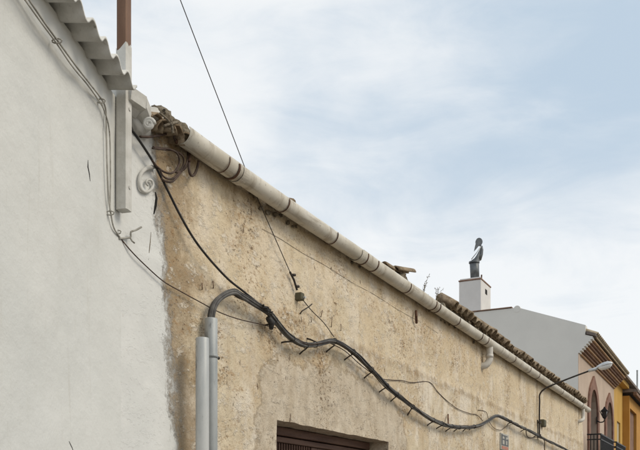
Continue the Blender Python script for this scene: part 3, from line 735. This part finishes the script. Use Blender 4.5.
# ================================================================== single cables and wires
dc = spline([P(126, 124, -0.05), P(134, 133, -0.05), P(143, 146, -0.045), P(152, 160, -0.04), (P(160, 175, -0.04)), P(169, 193, -0.04), P(179, 213, -0.05), P(189, 231, -0.055), P(199, 246, -0.06), P(212, 262, -0.07), P(228, 279, -0.08), P(243, 291, -0.09), P(253, 299, -0.10), P(264, 308, -0.10)], 5)
tag(add('drop_cable', tube(dc, 0.0082, 8), 'blackcable', None, True), 'single black cable sagging from behind the square post down to the cable bundle', 'cable')
tz = lambda x, y, Y=-0.06: P(140 + x / 5.63, 110 + y / 5.63, Y)
tg = empty('wire_tangle', tz(200, 250), 'loose tangle of rusty brown wires hanging below the near end of the gutter', 'wire')
for r_, mt, pts in ((0.0085, 'browncable', ((75, 208), (120, 215), (170, 222), (210, 245), (222, 290), (205, 335), (175, 356), (135, 348), (95, 318), (70, 285))),
                    (0.008, 'browncable', ((70, 215), (130, 222), (195, 230), (238, 258), (246, 300), (225, 345), (185, 385), (150, 385), (125, 365), (110, 330))),
                    (0.009, 'browncable', ((0, 150), (50, 152), (100, 145), (160, 133), (185, 132), (196, 165), (215, 190), (250, 208), (268, 240), (262, 300), (230, 350), (185, 400), (145, 402), (120, 385))),
                    (0.014, 'rust', ((190, 130), (202, 155), (205, 185))), (0.013, 'rust', ((272, 205), (278, 240), (276, 290))),
                    (0.012, 'browncable', ((278, 270), (275, 320), (280, 355), (292, 370), (308, 360), (322, 325), (330, 285))),
                    (0.010, 'darkiron', ((300, 132), (286, 175), (272, 222))), (0.007, 'browncable', ((285, 230), (270, 270), (268, 310), (240, 340), (200, 352)))):
    rr = r_ * 0.8
    pp = spline([tz(a, b, -0.06 - 0.03 * fn(a * .02, b * .02, r_ * 99)) for a, b in pts], 5)
    add('wire', tube(pp, [rr * (0.4 + 0.6 * (1 - i / len(pp))) if mt == 'darkiron' else rr for i in range(len(pp))], 7), mt, tg, True)
# painted twin cable along the white wall and on across the ochre wall
def wcab(name, label, pts, r, mat, cat='cable'):
    return tag(add(name, tube(spline(pts, 5), r, 7), mat, None, True), label, cat)
W_ = lambda x, y, o=0.055: PW(x, y, o)
wc = empty('wall_cable', PW(60, 50, 0.05), 'thin pale cable running under the corrugated eave and down beside the square post', 'cable')
add('cable', tube(spline([W_(10, -28), W_(27, -3), W_(44, 22), W_(60, 44), W_(76, 66), W_(90, 84), W_(100, 97, 0.04), W_(105.5, 108, 0.03), W_(106.5, 130, 0.022), W_(107, 160, 0.022), W_(108.5, 195, 0.022), W_(111, 214, 0.022), W_(114, 228, 0.02), P(121, 239, -0.02)], 5), 0.0052, 7), 'paintedcable', wc, True)
add('cable', tube(spline([P(121, 239, -0.02), P(132, 252, -0.03), P(146, 266, -0.03), P(163, 281, -0.03), P(180, 291, -0.03), P(200, 302, -0.04), P(220, 312.5, -0.05), P(240, 319.5, -0.06), P(262, 324.5, -0.06), P(276, 328, -0.05)], 5), 0.004, 7), 'browncable', wc, True)
add('cable', tube(spline([W_(7, -26), W_(23, -3), W_(40, 21), W_(57, 44, .05), W_(72, 66, .05), W_(86, 83, .045), W_(97, 98, 0.04), W_(104, 110, 0.035), W_(109.5, 132, 0.025), W_(110.5, 175, 0.022), W_(110, 212, 0.022)], 5), 0.0045, 7), 'paintedcable', wc, True)
for x_, y_, o_ in ((57, 41, .055), (101, 101, .04), (110, 213, .022), (117, 232, .01)):
    p_ = W_(x_, y_, o_)
    add('clip', tube([p_ + RV * (0.025 * math.cos(k * 0.6)) + Vector((0, 0, 0.012 * math.sin(k * 0.6))) for k in range(11)], 0.004, 5), 'paintedcable', wc)
tb = tag(add('bent_wire', tube(spline([P(119, 238.5, -.03), P(126, 238, -.03), (P(130.5, 237, -.04)), P(131, 232, -.05), P(136, 230, -.06), P(141.5, 227, -.07)], 5), 0.006, 6), 'paintedcable', None, True), 'short bent wire end sticking out of the wall below the square post', 'wire')
tw = add('stub', tube([P(130, 237, -.035), P(132, 241, -.05), P(134.5, 243, -.05)], 0.0055, 6), 'paintedcable', tb, True)
wcab('thin_wire', 'thin wire looping over the ochre wall above the cable bundle', [P(330, 343, -.05), P(345, 351, -.04), P(362, 366, -.03), P(380, 378, -.03), P(392, 380, -.02), P(402, 380.5, -.02), P(412, 382.5, -.02), P(429, 382, -.02), P(437, 391, -.02), P(446, 400, -.02), P(458, 409, -.02), P(470, 413.5, -.02), P(477, 415, -.02), P(483, 421, -.06)], 0.0045, 'browncable', 'wire')
wcab('thin_wire', 'thin wire sagging below the cable bundle near the small plaque', [P(478, 410, -.02), P(486, 412, -.02), P(489, 421, -.04), P(494, 428, -.03), P(501, 430, -.03), P(507, 426, -.03), P(513, 424, -.05)], 0.0045, 'browncable', 'wire')
wcab('thin_wire', 'thin wire hanging in a loop under the cable bundle below the olive box', [P(526, 430, -.08), P(527, 436, -.04), P(531, 438, -.03), P(537, 437, -.05), P(544, 440, -.06), P(544.5, 447, -.03), P(545, 456, -.03)], 0.008, 'browncable', 'wire')
wcab('thin_wire', 'very thin old wire stapled level along the ochre wall not far below the gutter', [PF(x_, 510 - (510 - 272) / (736 - 335) * (736 - x_) + .5 * math.sin(x_ * .13)) - Vector((0, .003, 0)) for x_ in range(262, 440, 11)], 0.0014, 'browncable', 'wire')
# overhead wire from the post head to a peg on the wall, and on to the bundle
p0 = P(124, -147, -0.06); pe = P(299, 292, -0.035)
ov = empty('overhead_wire', pe, 'thin taut wire running from the sky behind the gutter to a peg on the wall', 'wire')
pm_ = P(252, 186, -0.012)
add('wire', tube([p0, p0.lerp(pm_, 0.5) + Vector((0, 0, -0.004)), pm_], 0.0032, 6), 'darkiron', ov)
add('wire', tube([pm_, P(275, 238, -0.03), P(290, 272, -0.035)], 0.0036, 6), 'darkiron', ov)
add('tensioner', tube([P(290, 272, -0.035), P(294, 280, -0.035), P(297, 290, -0.035)], 0.0095, 6), 'darkiron', ov)
for x_, y_ in ((293.7, 275), (297.3, 286.5)): add('bolt', tube([P(x_ - 1, y_, -0.04), P(x_ + 1.5, y_, -0.05)], 0.012, 8), 'darkiron', ov)
ic = P(299.5, 296.5, -0.03)
add('insulator_block', box(ic.x - 0.032, ic.x + 0.03, -0.065, 0.005, ic.z - 0.035, ic.z + 0.03, 0.006), 'boxgreen', ov)
add('insulator_pin', tube([(ic.x + 0.008, -0.062, ic.z - 0.012), (ic.x + 0.008, -0.085, ic.z - 0.012)], 0.010, 8), 'palegalv', ov)
add('wire', tube(spline([P(303, 300, -0.04), P(312, 311, -0.035), P(324, 323, -0.04), P(334, 337, -0.08)], 4), 0.004, 6), 'darkiron', ov)
tag(add('iron_peg', tube([P(300, 314, -0.0), P(302, 311, -0.03), P(308.5, 307, -0.05), P(312, 304, -0.05)], 0.006, 6), 'darkiron'), 'short bent iron peg in the wall just below the wire insulator', 'peg')
for k, (a, b, c_, d_) in enumerate(((322.5, 310, 321, 317), (332, 317, 331.5, 327), (341, 324, 341, 331), (311, 317, 311.5, 322), (202, 283, 202.3, 290), (213, 281, 213.5, 289))):
    tag(add('nail', tube([P(a, b, -0.012), P((a + c_) / 2, (b + d_) / 2, -0.035), P(c_, d_, 0.0)], 0.0032, 6), 'rust'), ('bent rusty nail nearest the wire insulator on its right', 'longest rusty nail hooked in the wall above the bundle crest', 'rightmost rusty nail of the row below the wire insulator', 'smallest rusty nail just below the iron peg', 'left nail of the pair above the cable arch', 'right nail of the pair above the cable arch')[k], 'nail', 'rusty nails in the ochre wall')
# rusty stub under the gutter
s0 = P(416, 313, -0.03)
tag(add('iron_stub', tube([P(416, 311, -.03), P(416.2, 316, -.05), P(416.5, 323, -.03)], 0.016, 7), 'rust'), 'short rusty iron stub on the wall below the gutter', 'stub')

# ================================================================== small boxes on the far wall
bq = P(543.5, 423, -0.05)
jb = empty('junction_box', bq, 'small olive junction box on the ochre wall right of the lamp bracket', 'box')
add('case', box(bq.x - 0.10, bq.x + 0.10, -0.08, 0.01, bq.z - 0.075, bq.z + 0.065, 0.008), 'boxgreen', jb)
add('lid', box(bq.x - 0.085, bq.x + 0.085, -0.088, -0.081, bq.z - 0.06, bq.z + 0.05, 0.002), 'boxgreen', jb)
pa = P(500.3, 434, -0.02); pb = P(508.3, 447.5, -0.02)
pl = empty('wall_plaque', P(504, 441, 0), 'small pale plaque with dark bars on the ochre wall below the bundle', 'sign')
add('panel', box(pa.x, pb.x, -0.03, 0.005, P(504, 450, -.03).z, P(504, 433.5, -.03).z, 0.004), 'plaquewhite', pl)
zt_, zb_ = P(504, 434.5, -.034).z, P(504, 445.5, -.034).z; wpl = pb.x - pa.x
for x0, x1, z0, z1 in ((.06, .20, zb_, zt_), (.46, .62, zb_ + .02, zt_ - .03), (.82, .92, zb_, zt_ - .06)):
    add('dark_bar', box(pa.x + x0 * wpl, pa.x + x1 * wpl, -0.034, -0.0305, z0, z1), 'plaquedark', pl)
for z0 in (zt_ - .03, (zt_ + zb_) / 2, zb_):
    add('dark_bar', box(pa.x + .2 * wpl + .002, pa.x + .82 * wpl - .002, -0.0335, -0.0305, z0, z0 + 0.02), 'plaquedark', pl)
add('red_field', box(pa.x + .1 * wpl, pa.x + .9 * wpl, -0.034, -0.0305, zb_ - 0.06, zb_ - 0.012), 'plaquered', pl)

# ================================================================== street lamp
LX = P(537, 410).x
lamp = empty('street_lamp', P(537, 437), 'street lamp on a long curved arm reaching out from the ochre wall', 'street lamp')
bz = P(536.5, 437, -0.04)
ap = [Vector((LX, -0.045, bz.z)), Vector((LX, -0.045, P(536, 412, -.045).z)), PX(536.8, 402, LX), PX(540, 394, LX), PX(546, 388, LX), PX(560, 382, LX), PX(578, 375, LX), PX(596, 368.5, LX)]
ap[2].y = min(ap[2].y, -0.05)
add('arm', tube(spline(ap, 6), 0.0155, 10), 'darkiron', lamp, True)
add('wall_plate', box(LX - 0.025, LX + 0.025, -0.02, 0.02, bz.z, bz.z + 0.35, 0.004), 'darkiron', lamp)
for zz in (bz.z + .05, bz.z + .3): add('bracket', box(LX - 0.035, LX + 0.035, -0.075, -0.0205, zz - .02, zz + .02, 0.004), 'darkiron', lamp)
h0, h1 = PX(595, 369, LX), PX(613, 363.5, LX)
ax_ = (h1 - h0).normalized(); side = Vector((1, 0, 0)); upv = side.cross(ax_) * -1
if upv.z < 0: upv = -upv
Ln = (h1 - h0).length
def head(prof, lo, hi):
    rings = []
    for t, w, u_, d_ in prof:
        w *= .85; u_ *= .85; d_ *= .85
        c_ = h0 + ax_ * (Ln * t); pts = []
        for k in range(13):
            a = lo + (hi - lo) * k / 12
            s_, e_ = math.cos(a), math.sin(a)
            pts.append(c_ + side * (s_ * w) + upv * (e_ * (u_ if e_ > 0 else d_)))
        rings.append(pts)
    return loft(rings)
hp = [(-0.12, .025, .025, .02), (0.05, .03, .03, .025), (0.2, .055, .06, .03), (0.45, .085, .085, .03), (0.75, .09, .085, .03), (0.93, .07, .055, .02), (1.0, .03, .02, .01)]
add('head_shell', head(hp, 0, math.pi), 'lampmetal', lamp, True)
gp = [(0.18, .045, .02, .02), (0.3, .075, .02, .065), (0.55, .084, .02, .085), (0.8, .075, .02, .07), (0.94, .045, .02, .02)]
add('glass_bowl', head([(t, w * .97, u_, d_) for t, w, u_, d_ in gp], math.pi + 0.001, 2 * math.pi - 0.001), 'lampglass', lamp, True)
add('collar', tube([h0 - ax_ * 0.12, h0 + ax_ * 0.04], 0.03, 10), 'lampmetal', lamp, True)

# ================================================================== loose tile and weed on the roof
lt = empty('loose_tile', P(402, 270, 0.05), 'loose roof tile lying across the eave above the gutter', 'roof tile')
def roof_piece(px0, py0, px1, py1, r, Y, sd):
    a, b = P(px0, py0, Y), P(px1, py1, Y); d = (b - a); ln = d.length
    V, Fc = barrel(r, r * 0.9, ln, 0.016, True, 9, sd)
    yv = d.normalized(); xv = yv.cross(Vector((0, 0, 1))).normalized(); zv = xv.cross(yv)
    return [a + xv * p.x + yv * p.y + zv * p.z for p in V], Fc
add('tile_shell', roof_piece(395, 271, 412, 273, 0.06, -0.02, 3), 'tile', lt, True)
add('broken_shell', roof_piece(384, 267, 399, 275, 0.062, 0.03, 9), 'tile', lt, True)
add('mortar_bed', solid_blob(P(400, 279, 0.02), 0.09, (1.5, 0.9, 0.7), 0.4, 4), 'mortar', lt, True)
def weed(px, py, Y, h, n, label):
    base = P(px, py, Y); w = empty('roof_weed', base, label, 'weed', 'weeds growing on the eave')
    rs = random.Random(int(px * 7)); st, lf = [], []
    for k in range(n):
        a = rs.uniform(0, 6.28); ln = h * rs.uniform(.5, 1.0); lean = rs.uniform(.15, .75)
        pts = [base + Vector((math.cos(a) * lean * ln * t * t, math.sin(a) * lean * ln * t * t * .5, ln * t)) for t in (0, .35, .7, 1)]
        st.append(tube(pts, [.003, .0026, .002, .0015], 4))
        for j in range(16):
            t = rs.uniform(.25, 1.0); p = base + Vector((math.cos(a) * lean * ln * t * t, math.sin(a) * lean * ln * t * t * .5, ln * t))
            d = Vector((rs.uniform(-1, 1), rs.uniform(-1, 1), rs.uniform(-.3, 1))).normalized(); s_ = d.cross(Vector((.3, .2, 1))).normalized() * rs.uniform(.003, .006)
            e = p + d * rs.uniform(.015, .035); m_ = p.lerp(e, .5)
            lf.append(([p, m_ + s_, e, m_ - s_], [(0, 1, 2, 3)]))
    add('stems', join(*st), 'weed', w); add('leaves', join(*lf), 'weed', w)
weed(437, 303, 0.05, 0.27, 4, 'wispy dry weed growing on the eave where the taller tiles begin')
weed(424, 294, 0.05, 0.24, 3, 'sparse weed sprig on the eave left of the wispy one')
weed(446, 313, 0.02, 0.24, 3, 'low weed sprig on the eave beside the first raised tiles')

# ================================================================== chimney behind the grey gable
CX0, CX1 = 22.25, 23.25
ca = PX(481, 277, CX0); cb = PX(459, 279, CX0); cy0, cy1, ctz = ca.y, cb.y, ca.z
ch = empty('chimney', ((CX0 + CX1) / 2, (cy0 + cy1) / 2, 6.6), 'square white rendered chimney rising behind the grey gable wall', 'chimney')
add('shaft', box(CX0, CX1, cy0, cy1, 5.6, ctz - 0.06, 0.01), 'chimney', ch)
add('coping', box(CX0 - 0.015, CX1 + 0.015, cy0 - 0.015, cy1 + 0.015, ctz - 0.0595, ctz - 0.02, 0.008), 'brick', ch)
add('cap_slab', box(CX0 + 0.02, CX1 - 0.02, cy0 + 0.02, cy1 - 0.02, ctz - 0.0195, ctz + 0.02, 0.008), 'chimney', ch)
vz = ctz - 0.30; vx = CX0 + 0.42
add('vent', box(vx, vx + 0.20, cy0 - 0.004, cy0 + 0.1, vz - 0.06, vz + 0.08), 'darkvoid', ch)
add('spike', tube([(CX0 + 0.15, cy0 + 0.03, ctz - 0.02), (CX0 + 0.13, cy0 + 0.02, ctz + 0.10)], 0.02, 6), 'rust', ch)
cm = PX(475, 276, (CX0 + CX1) / 2 - 0.1); cm = Vector((CX0 + 0.35, 0, 0))
cm.y = PX(475, 276, cm.x).y; px_ = 22.8 / F
cow = empty('chimney_cowl', (cm.x, cm.y, ctz), 'grey metal cowl leaning over on top of the white chimney', 'cowl')
def CP(x, y, dep=0.0): return Vector((cm.x, cm.y, PX(475, y, cm.x).z)) + RV * ((x - 475) * px_) + DV * dep
def cring(x, y, rx, ry=None, n=20, tilt=0.0):
    ry = ry or rx; c_ = CP(x, y)
    return [c_ + RV * (math.cos(2 * math.pi * k / n) * rx) + DV * (math.sin(2 * math.pi * k / n) * ry) + Vector((0, 0, math.cos(2 * math.pi * k / n) * tilt)) for k in range(n)]
add('pipe', loft([cring(475, 279, .125), cring(474.6, 270, .128), cring(474.3, 262, .132)]), 'cowl', cow, True)
add('flange', loft([cring(474.2, 263.2, .15), cring(474.2, 261.8, .15)]), 'cowl', cow)
# hood: a sleeve cut on the slant, open side up and left
add('hood', loft([cring(474.8, 261.7, .135), cring(475.2, 259.5, .135, None, 20, 0.05), cring(476.6, 256.5, .13, .12, 20, 0.13), cring(478.0, 252.8, .115, .105, 20, 0.22)], True, False), 'cowl', cow, True)
add('rim', tube([CP(470.6, 260.5, -.10), CP(475.5, 254.5, -.115), CP(480.4, 247.5, -.10)], 0.012, 8), 'cowlrim', cow, True)
add('hood_back', loft([cring(479.6, 260, .05, .10), cring(480.6, 255, .065, .10), cring(481.4, 250, .055, .09), cring(481.6, 246.5, .03, .06)]), 'cowl', cow, True)
def flap(pts, d0, d1):
    return loft([[CP(x, y, d0) for x, y in pts], [CP(x, y, d1) for x, y in pts]])
disc = [(479.0 + 3.5 * math.cos(a), 242.0 - 3.9 * math.sin(a)) for a in [k * 2 * math.pi / 22 for k in range(22)]]
add('vane_disc', flap(disc, -.03, .03), 'cowl', cow)
add('vane_tail', flap([(476.2, 241), (479.2, 245.5), (476.8, 248.5), (473.6, 252.2), (474.6, 247)], -.06, -.032), 'cowl', cow)
add('vane_stay', tube([CP(480.5, 244, 0), CP(481, 248, 0)], 0.02, 6), 'cowl', cow)

# ================================================================== pink house with the grey gable
GXP = BX1 + 0.12                             # gable plane
PY = 0.15                                    # its street face
PX1 = P(614, 395, PY).x                      # far end of the pink front
pk = empty('pink_house', ((GXP + PX1) / 2, PY, 0), 'two-storey pink house with grey gable wall and banded brown cornice', 'house')
g_r = PX(586, 325, GXP); g_t = PX(517, 306.5, GXP); g_l = PX(472, 313, GXP)
zc0 = PX(577.5, 353, GXP).z                  # underside of the cornice
gz = (g_t.z + g_l.z) / 2
PBX = 6.5
zc1 = PX(591, 337, GXP).z; co = 0.36; nst = 7; zr = zc1 + 0.02
prof = []
for k in range(nst):
    o_ = co * (k + 1) / nst + 0.004; prof += [(PY - o_, zc0 + (zc1 - zc0) * k / nst), (PY - o_, zc0 + (zc1 - zc0) * (k + 1) / nst)]
add('gable_wall', prism([(PY - .012, 0), (PY - .012, zc0)] + prof + [(PY - co - .004, zr - .005), (g_r.y + 0.02, zr + .05), (g_r.y + .01, g_r.z), (g_t.y - 0.03, gz - 0.01), (PBX, gz), (PBX, 0)], 0, GXP, GXP + 0.25), 'gable', pk)
add('ridge_end', tube([(GXP - 0.004, g_t.y, gz - 0.045), (GXP + 0.30, g_t.y, gz - 0.045)], 0.09, 16), 'gable', pk)
add('parapet_coping', box(GXP - 0.025, GXP + 0.27, g_t.y + 0.13, PBX, gz + 0.001, gz + 0.03, 0.005), 'brick', pk)
# front wall with two real arched openings
def arch_pts(xc, hw, zs, rise, n=10, pointed=0.0):
    pts = []
    for k in range(n + 1):
        a = math.pi * k / n; s_ = math.sin(a)
        pts.append((xc - hw * math.cos(a), zs + rise * (s_ + pointed * max(0, 1 - abs(math.cos(a)) * 3))))
    return pts
wins = []
for (p0_, p1_, ptop, pin) in ((589, 596.5, 375.5, 390), (605.6, 611.5, 392, 402.5)):
    xa, xb = P(p0_, 420, PY).x, P(p1_, 420, PY).x
    zo = P((p0_ + p1_) / 2, ptop, PY).z; zi = P((p0_ + p1_) / 2 + .3, pin, PY).z
    wins.append((xa, xb, zo, zi))
def front_wall():
    V, Fc = [], []
    cuts = []; zlow = 2.75
    # columns between the openings
    xs_ = [GXP + 0.251, wins[0][0], wins[0][1], wins[1][0], wins[1][1], PX1]
    parts = [box(xs_[0], xs_[1], PY, PY + .3, 0, zc0 + .3), box(xs_[2], xs_[3], PY, PY + .3, 0, zc0 + .3), box(xs_[4], xs_[5], PY, PY + .3, 0, zc0 + .3)]
    for xa, xb, zo, zi in wins:
        parts.append(box(xa, xb, PY, PY + .3, 0, zlow))
        hw = (xb - xa) / 2; a = arch_pts((xa + xb) / 2, hw, zi - hw, hw)
        poly = a + [(xb, zc0 + .3), (xa, zc0 + .3)]
        n = len(a)
        V2 = [Vector((x_, y_, z_)) for y_ in (PY, PY + .3) for x_, z_ in a] + [Vector((x_, y_, zc0 + .3)) for y_ in (PY, PY + .3) for x_, z_ in a]
        F2 = []
        for k in range(n - 1):
            F2 += [(k, k + 1, 2 * n + k + 1, 2 * n + k), (n + k, 3 * n + k, 3 * n + k + 1, n + k + 1), (k, n + k, n + k + 1, k + 1)]
        parts.append((V2, F2))
    return join(*parts)
add('front_wall', front_wall(), 'pink', pk)
add('corner_render', box(GXP + 0.003, GXP + 0.2505, PY - 0.020, PY - 0.0125, 0.0, zc0 - .002), 'pink', pk)
for xa, xb, zo, zi in wins:
    xc = (xa + xb) / 2; hw = (xb - xa) / 2
    w = add('window', box(xa + .01, xb - .01, PY + .20, PY + .24, 2.75, zi), 'glass', pk)
    add('mullion', box(xc - .035, xc + .035, PY + .17, PY + .199, 2.76, zi - .02), 'brownmould', w)
    for zz in (3.4, 4.1): add('glazing_bar', box(xa + .02, xb - .02, PY + .175, PY + .195, zz, zz + .05), 'brownmould', w)
    inner = arch_pts(xc, hw, zi - hw, hw, 12)
    ow = hw + 0.30
    outer_ = arch_pts(xc, ow, zi - hw, zo - (zi - hw) - 0.15, 12, 0.15)
    inner = [(inner[0][0], 2.75)] + inner + [(inner[-1][0], 2.75)]; outer_ = [(outer_[0][0], 2.75)] + outer_ + [(outer_[-1][0], 2.75)]
    n = len(inner)
    V2 = [Vector((p[0], y_, p[1])) for y_ in (PY - .05, PY - .002) for p in inner] + [Vector((p[0], y_, p[1])) for y_ in (PY - .05, PY - .002) for p in outer_]
    F2 = []
    for k in range(n - 1): F2 += [(k, k + 1, 2 * n + k + 1, 2 * n + k), (k, n + k, n + k + 1, k + 1), (2 * n + k, 2 * n + k + 1, 3 * n + k + 1, 3 * n + k)]
    add('surround', (V2, F2), 'redstone', w)
# cornice: stepped mouldings, alternately brown and tan
for k in range(nst):
    o_ = co * (k + 1) / nst; z0 = zc0 + (zc1 - zc0) * k / nst; z1 = zc0 + (zc1 - zc0) * (k + 1) / nst - 0.001
    add('moulding', box(GXP + 0.2502, PX1, PY - o_, PY - 0.001, z0, z1, 0.008), ('tanmould', 'brownmould', 'brownmould', 'tanmould', 'brownmould', 'brownmould', 'tanmould')[k], pk)
ry = g_t.y
pkroof = add('roof', prism([(PY - co - 0.06, zr), (PY - co - 0.06, zr + 0.05), (ry, gz - 0.02), (PBX, gz - 0.9), (PBX, gz - 1.0), (ry, gz - 0.15)], 0, GXP + 0.2505, PX1), 'paletile', pk)
add('verge_tile', prism([(PY - co - 0.08, zr - 0.0), (PY - co - 0.08, zr + 0.055), (g_r.y - 0.01, zr + 0.14), (g_r.y - 0.01, zr + 0.06)], 0, GXP - 0.02, GXP + 0.249), 'farroof', pk)
tl = mesh('tile', *[q for q in barrel(0.085, 0.075, 0.4, 0.014, True, 6, 2)], 'paletile', True)
x = GXP + 0.12; sl = math.atan2(gz - 0.02 - zr - 0.05, ry - (PY - co - 0.06))
while x < PX1:
    o = link('tile', tl, pkroof); o.location += Vector((x, PY - co - 0.10, zr + 0.03)); o.rotation_euler = (sl, 0, 0); x += 0.21
add('rear_wall', box(GXP + .2505, PX1, PBX - .3, PBX - .01, 0, gz - 1.05), 'gable', pk)
add('party_wall', box(PX1 - .3, PX1 - .001, PY + .301, PBX - .301, 0, zc0), 'gable', pk)

# balconies
def balcony(x0, x1, yo, zt_, label):
    b = empty('balcony', ((x0 + x1) / 2, PY, zt_ - 1.0), label, 'balcony', 'balconies of the pink house')
    y1 = PY - yo; zf = zt_ - 0.98
    add('slab', box(x0 - .05, x1 + .05, y1 - .04, PY - .0515, zf - .12, zf, .01), 'pink', b)
    rail = join(box(x0, x1, y1 - .02, y1 + .02, zt_ - .035, zt_), box(x0, x0 + .04, y1 + .0205, PY - .055, zt_ - .035, zt_), box(x1 - .04, x1, y1 + .0205, PY - .055, zt_ - .035, zt_),
                box(x0, x1, y1 - .015, y1 + .015, zt_ - .17, zt_ - .14), box(x0, x0 + .03, y1 + .0155, PY - .055, zt_ - .17, zt_ - .14))
    add('top_rail', rail, 'blackiron', b)
    n = int((x1 - x0) / .11)
    bm_ = mesh('baluster', *box(-.011, .011, -.011, .011, zf, zt_ - .036), 'blackiron')
    for k in range(n + 1):
        o = link('baluster', bm_, b); o.location += Vector((x0 + .02 + (x1 - x0 - .04) * k / n, y1, 0))
    for k in range(1, 4):
        for xx in (x0 + .02, x1 - .02):
            o = link('baluster', bm_, b); o.location += Vector((xx, y1 + (yo - .06) * k / 4, 0))
zb1 = P(600, 433, PY - .4).z
bx1 = P(600.5, 433, PY - .4).x; bx2 = P(616, 443, PY - .4).x
balcony(bx1, bx1 + 2.5, .4, zb1, 'black iron balcony railing under the nearer arched window')
balcony(bx2, min(bx2 + 2.3, PX1 - .02), .4, zb1 + .02, 'black iron balcony railing under the farther arched window')
# wall lantern
lp = P(604.5, 413, PY - .22)
ln_ = empty('wall_lantern', lp, 'black wall lantern between the two arched windows', 'lantern')
sq = lambda r, z: [Vector((lp.x + a * r * .62, lp.y + b * r * .62, lp.z + (z - lp.z) * .72)) for a, b in ((-1, -1), (1, -1), (1, 1), (-1, 1))]
z_ = lp.z
add('glass', loft([sq(.07, z_ - .17), sq(.115, z_ + .06)]), 'glass', ln_)
add('roof_cap', loft([sq(.155, z_ + .062), sq(.15, z_ + .085), sq(.06, z_ + .17), sq(.02, z_ + .25)]), 'blackiron', ln_)
add('base', loft([sq(.02, z_ - .24), sq(.075, z_ - .20), sq(.08, z_ - .171)]), 'blackiron', ln_)
for a, b in ((-1, -1), (1, -1), (1, 1), (-1, 1)):
    add('corner_bar', tube([(lp.x + a * .046, lp.y + b * .046, z_ - .122), (lp.x + a * .118, lp.y + b * .118, z_ + .06)], .008, 6), 'blackiron', ln_)
add('wall_arm', tube(spline([(lp.x, PY, z_ - .2), (lp.x, PY - .1, z_ - .26), (lp.x, PY - .2, z_ - .24), (lp.x, lp.y, z_ - .172)], 5), .016, 8), 'blackiron', ln_, True)
add('back_plate', box(lp.x - .05, lp.x + .05, PY - .02, PY - .001, z_ - .3, z_ - .1, .004), 'blackiron', ln_)

# ================================================================== yellow house and orange house
YX1 = P(622.5, 410, PY).x
yh = empty('yellow_house', ((PX1 + YX1) / 2, PY, 0), 'narrow yellow house front with a pale blind beyond the pink house', 'house')
yzt = P(618, 381, PY).z
wx0, wx1 = P(617, 430, PY).x, P(620.3, 430, PY).x; wzt = P(618, 421.5, PY).z
add('front_wall', join(box(PX1 + .002, wx0, PY, PY + .3, 0, yzt), box(wx1, YX1, PY, PY + .3, 0, yzt), box(wx0, wx1, PY, PY + .3, wzt, yzt), box(wx0, wx1, PY, PY + .3, 0, wzt - 2.3)), 'yellow', yh)
add('blind', box(wx0 + .01, wx1 - .01, PY + .05, PY + .09, wzt - 2.3, wzt), 'blind', yh)
add('roof', prism([(PY - .35, yzt + .03), (PY - .35, yzt + .12), (3.0, yzt + 1.3), (6.0, yzt + .2), (6.0, yzt)], 0, PX1 + .002, YX1 + 6), 'farroof', yh)
add('eave_band', box(PX1 + .002, YX1, PY - .22, PY - .001, yzt - .12, yzt + .029, .01), 'yellow', yh)
oy = PY - .23
oh = empty('orange_house', (YX1 + 4, oy, 0), 'orange house at the right edge with a tall brown window', 'house')
ozt = PX(622.5, 396, YX1).z
ow0, ow1 = P(630, 430, oy).x, P(636.5, 430, oy).x; owt = P(631, 409, oy).z
add('front_wall', join(box(YX1 + .003, ow0, oy, PY + .3, 0, ozt), box(ow1, YX1 + 9, oy, PY + .3, 0, ozt), box(ow0, ow1, oy, PY + .3, owt, ozt), box(ow0, ow1, oy, PY + .3, 0, 2.6)), 'orange', oh)
add('window', box(ow0 + .01, ow1 - .01, oy + .1, oy + .14, 2.6, owt), 'brownmould', oh)
add('eave', box(YX1 - .05, YX1 + 9, oy - .25, PY - .36, ozt + .001, ozt + .12, .01), 'brownmould', oh)
add('roof', prism([(oy - .28, ozt + .125), (oy - .28, ozt + .18), (PY + .3, ozt + .4), (PY + .3, ozt + .125)], 0, YX1 + .003, YX1 + 9), 'farroof', oh)
# thin grey mast beyond
mp_ = P(637.2, 390, 0.9)
ms = empty('roof_mast', (mp_.x, mp_.y, ozt), 'thin grey mast standing up at the right edge of the street', 'mast')
mt_ = P(637.2, 371, 0.9).z
add('tube', tube([(mp_.x, mp_.y, ozt - .2), (mp_.x, mp_.y, mt_)], .038, 10), 'galv', ms)
add('cap', tube([(mp_.x, mp_.y, mt_), (mp_.x, mp_.y, mt_ + .04)], .044, 10), 'galv', ms)
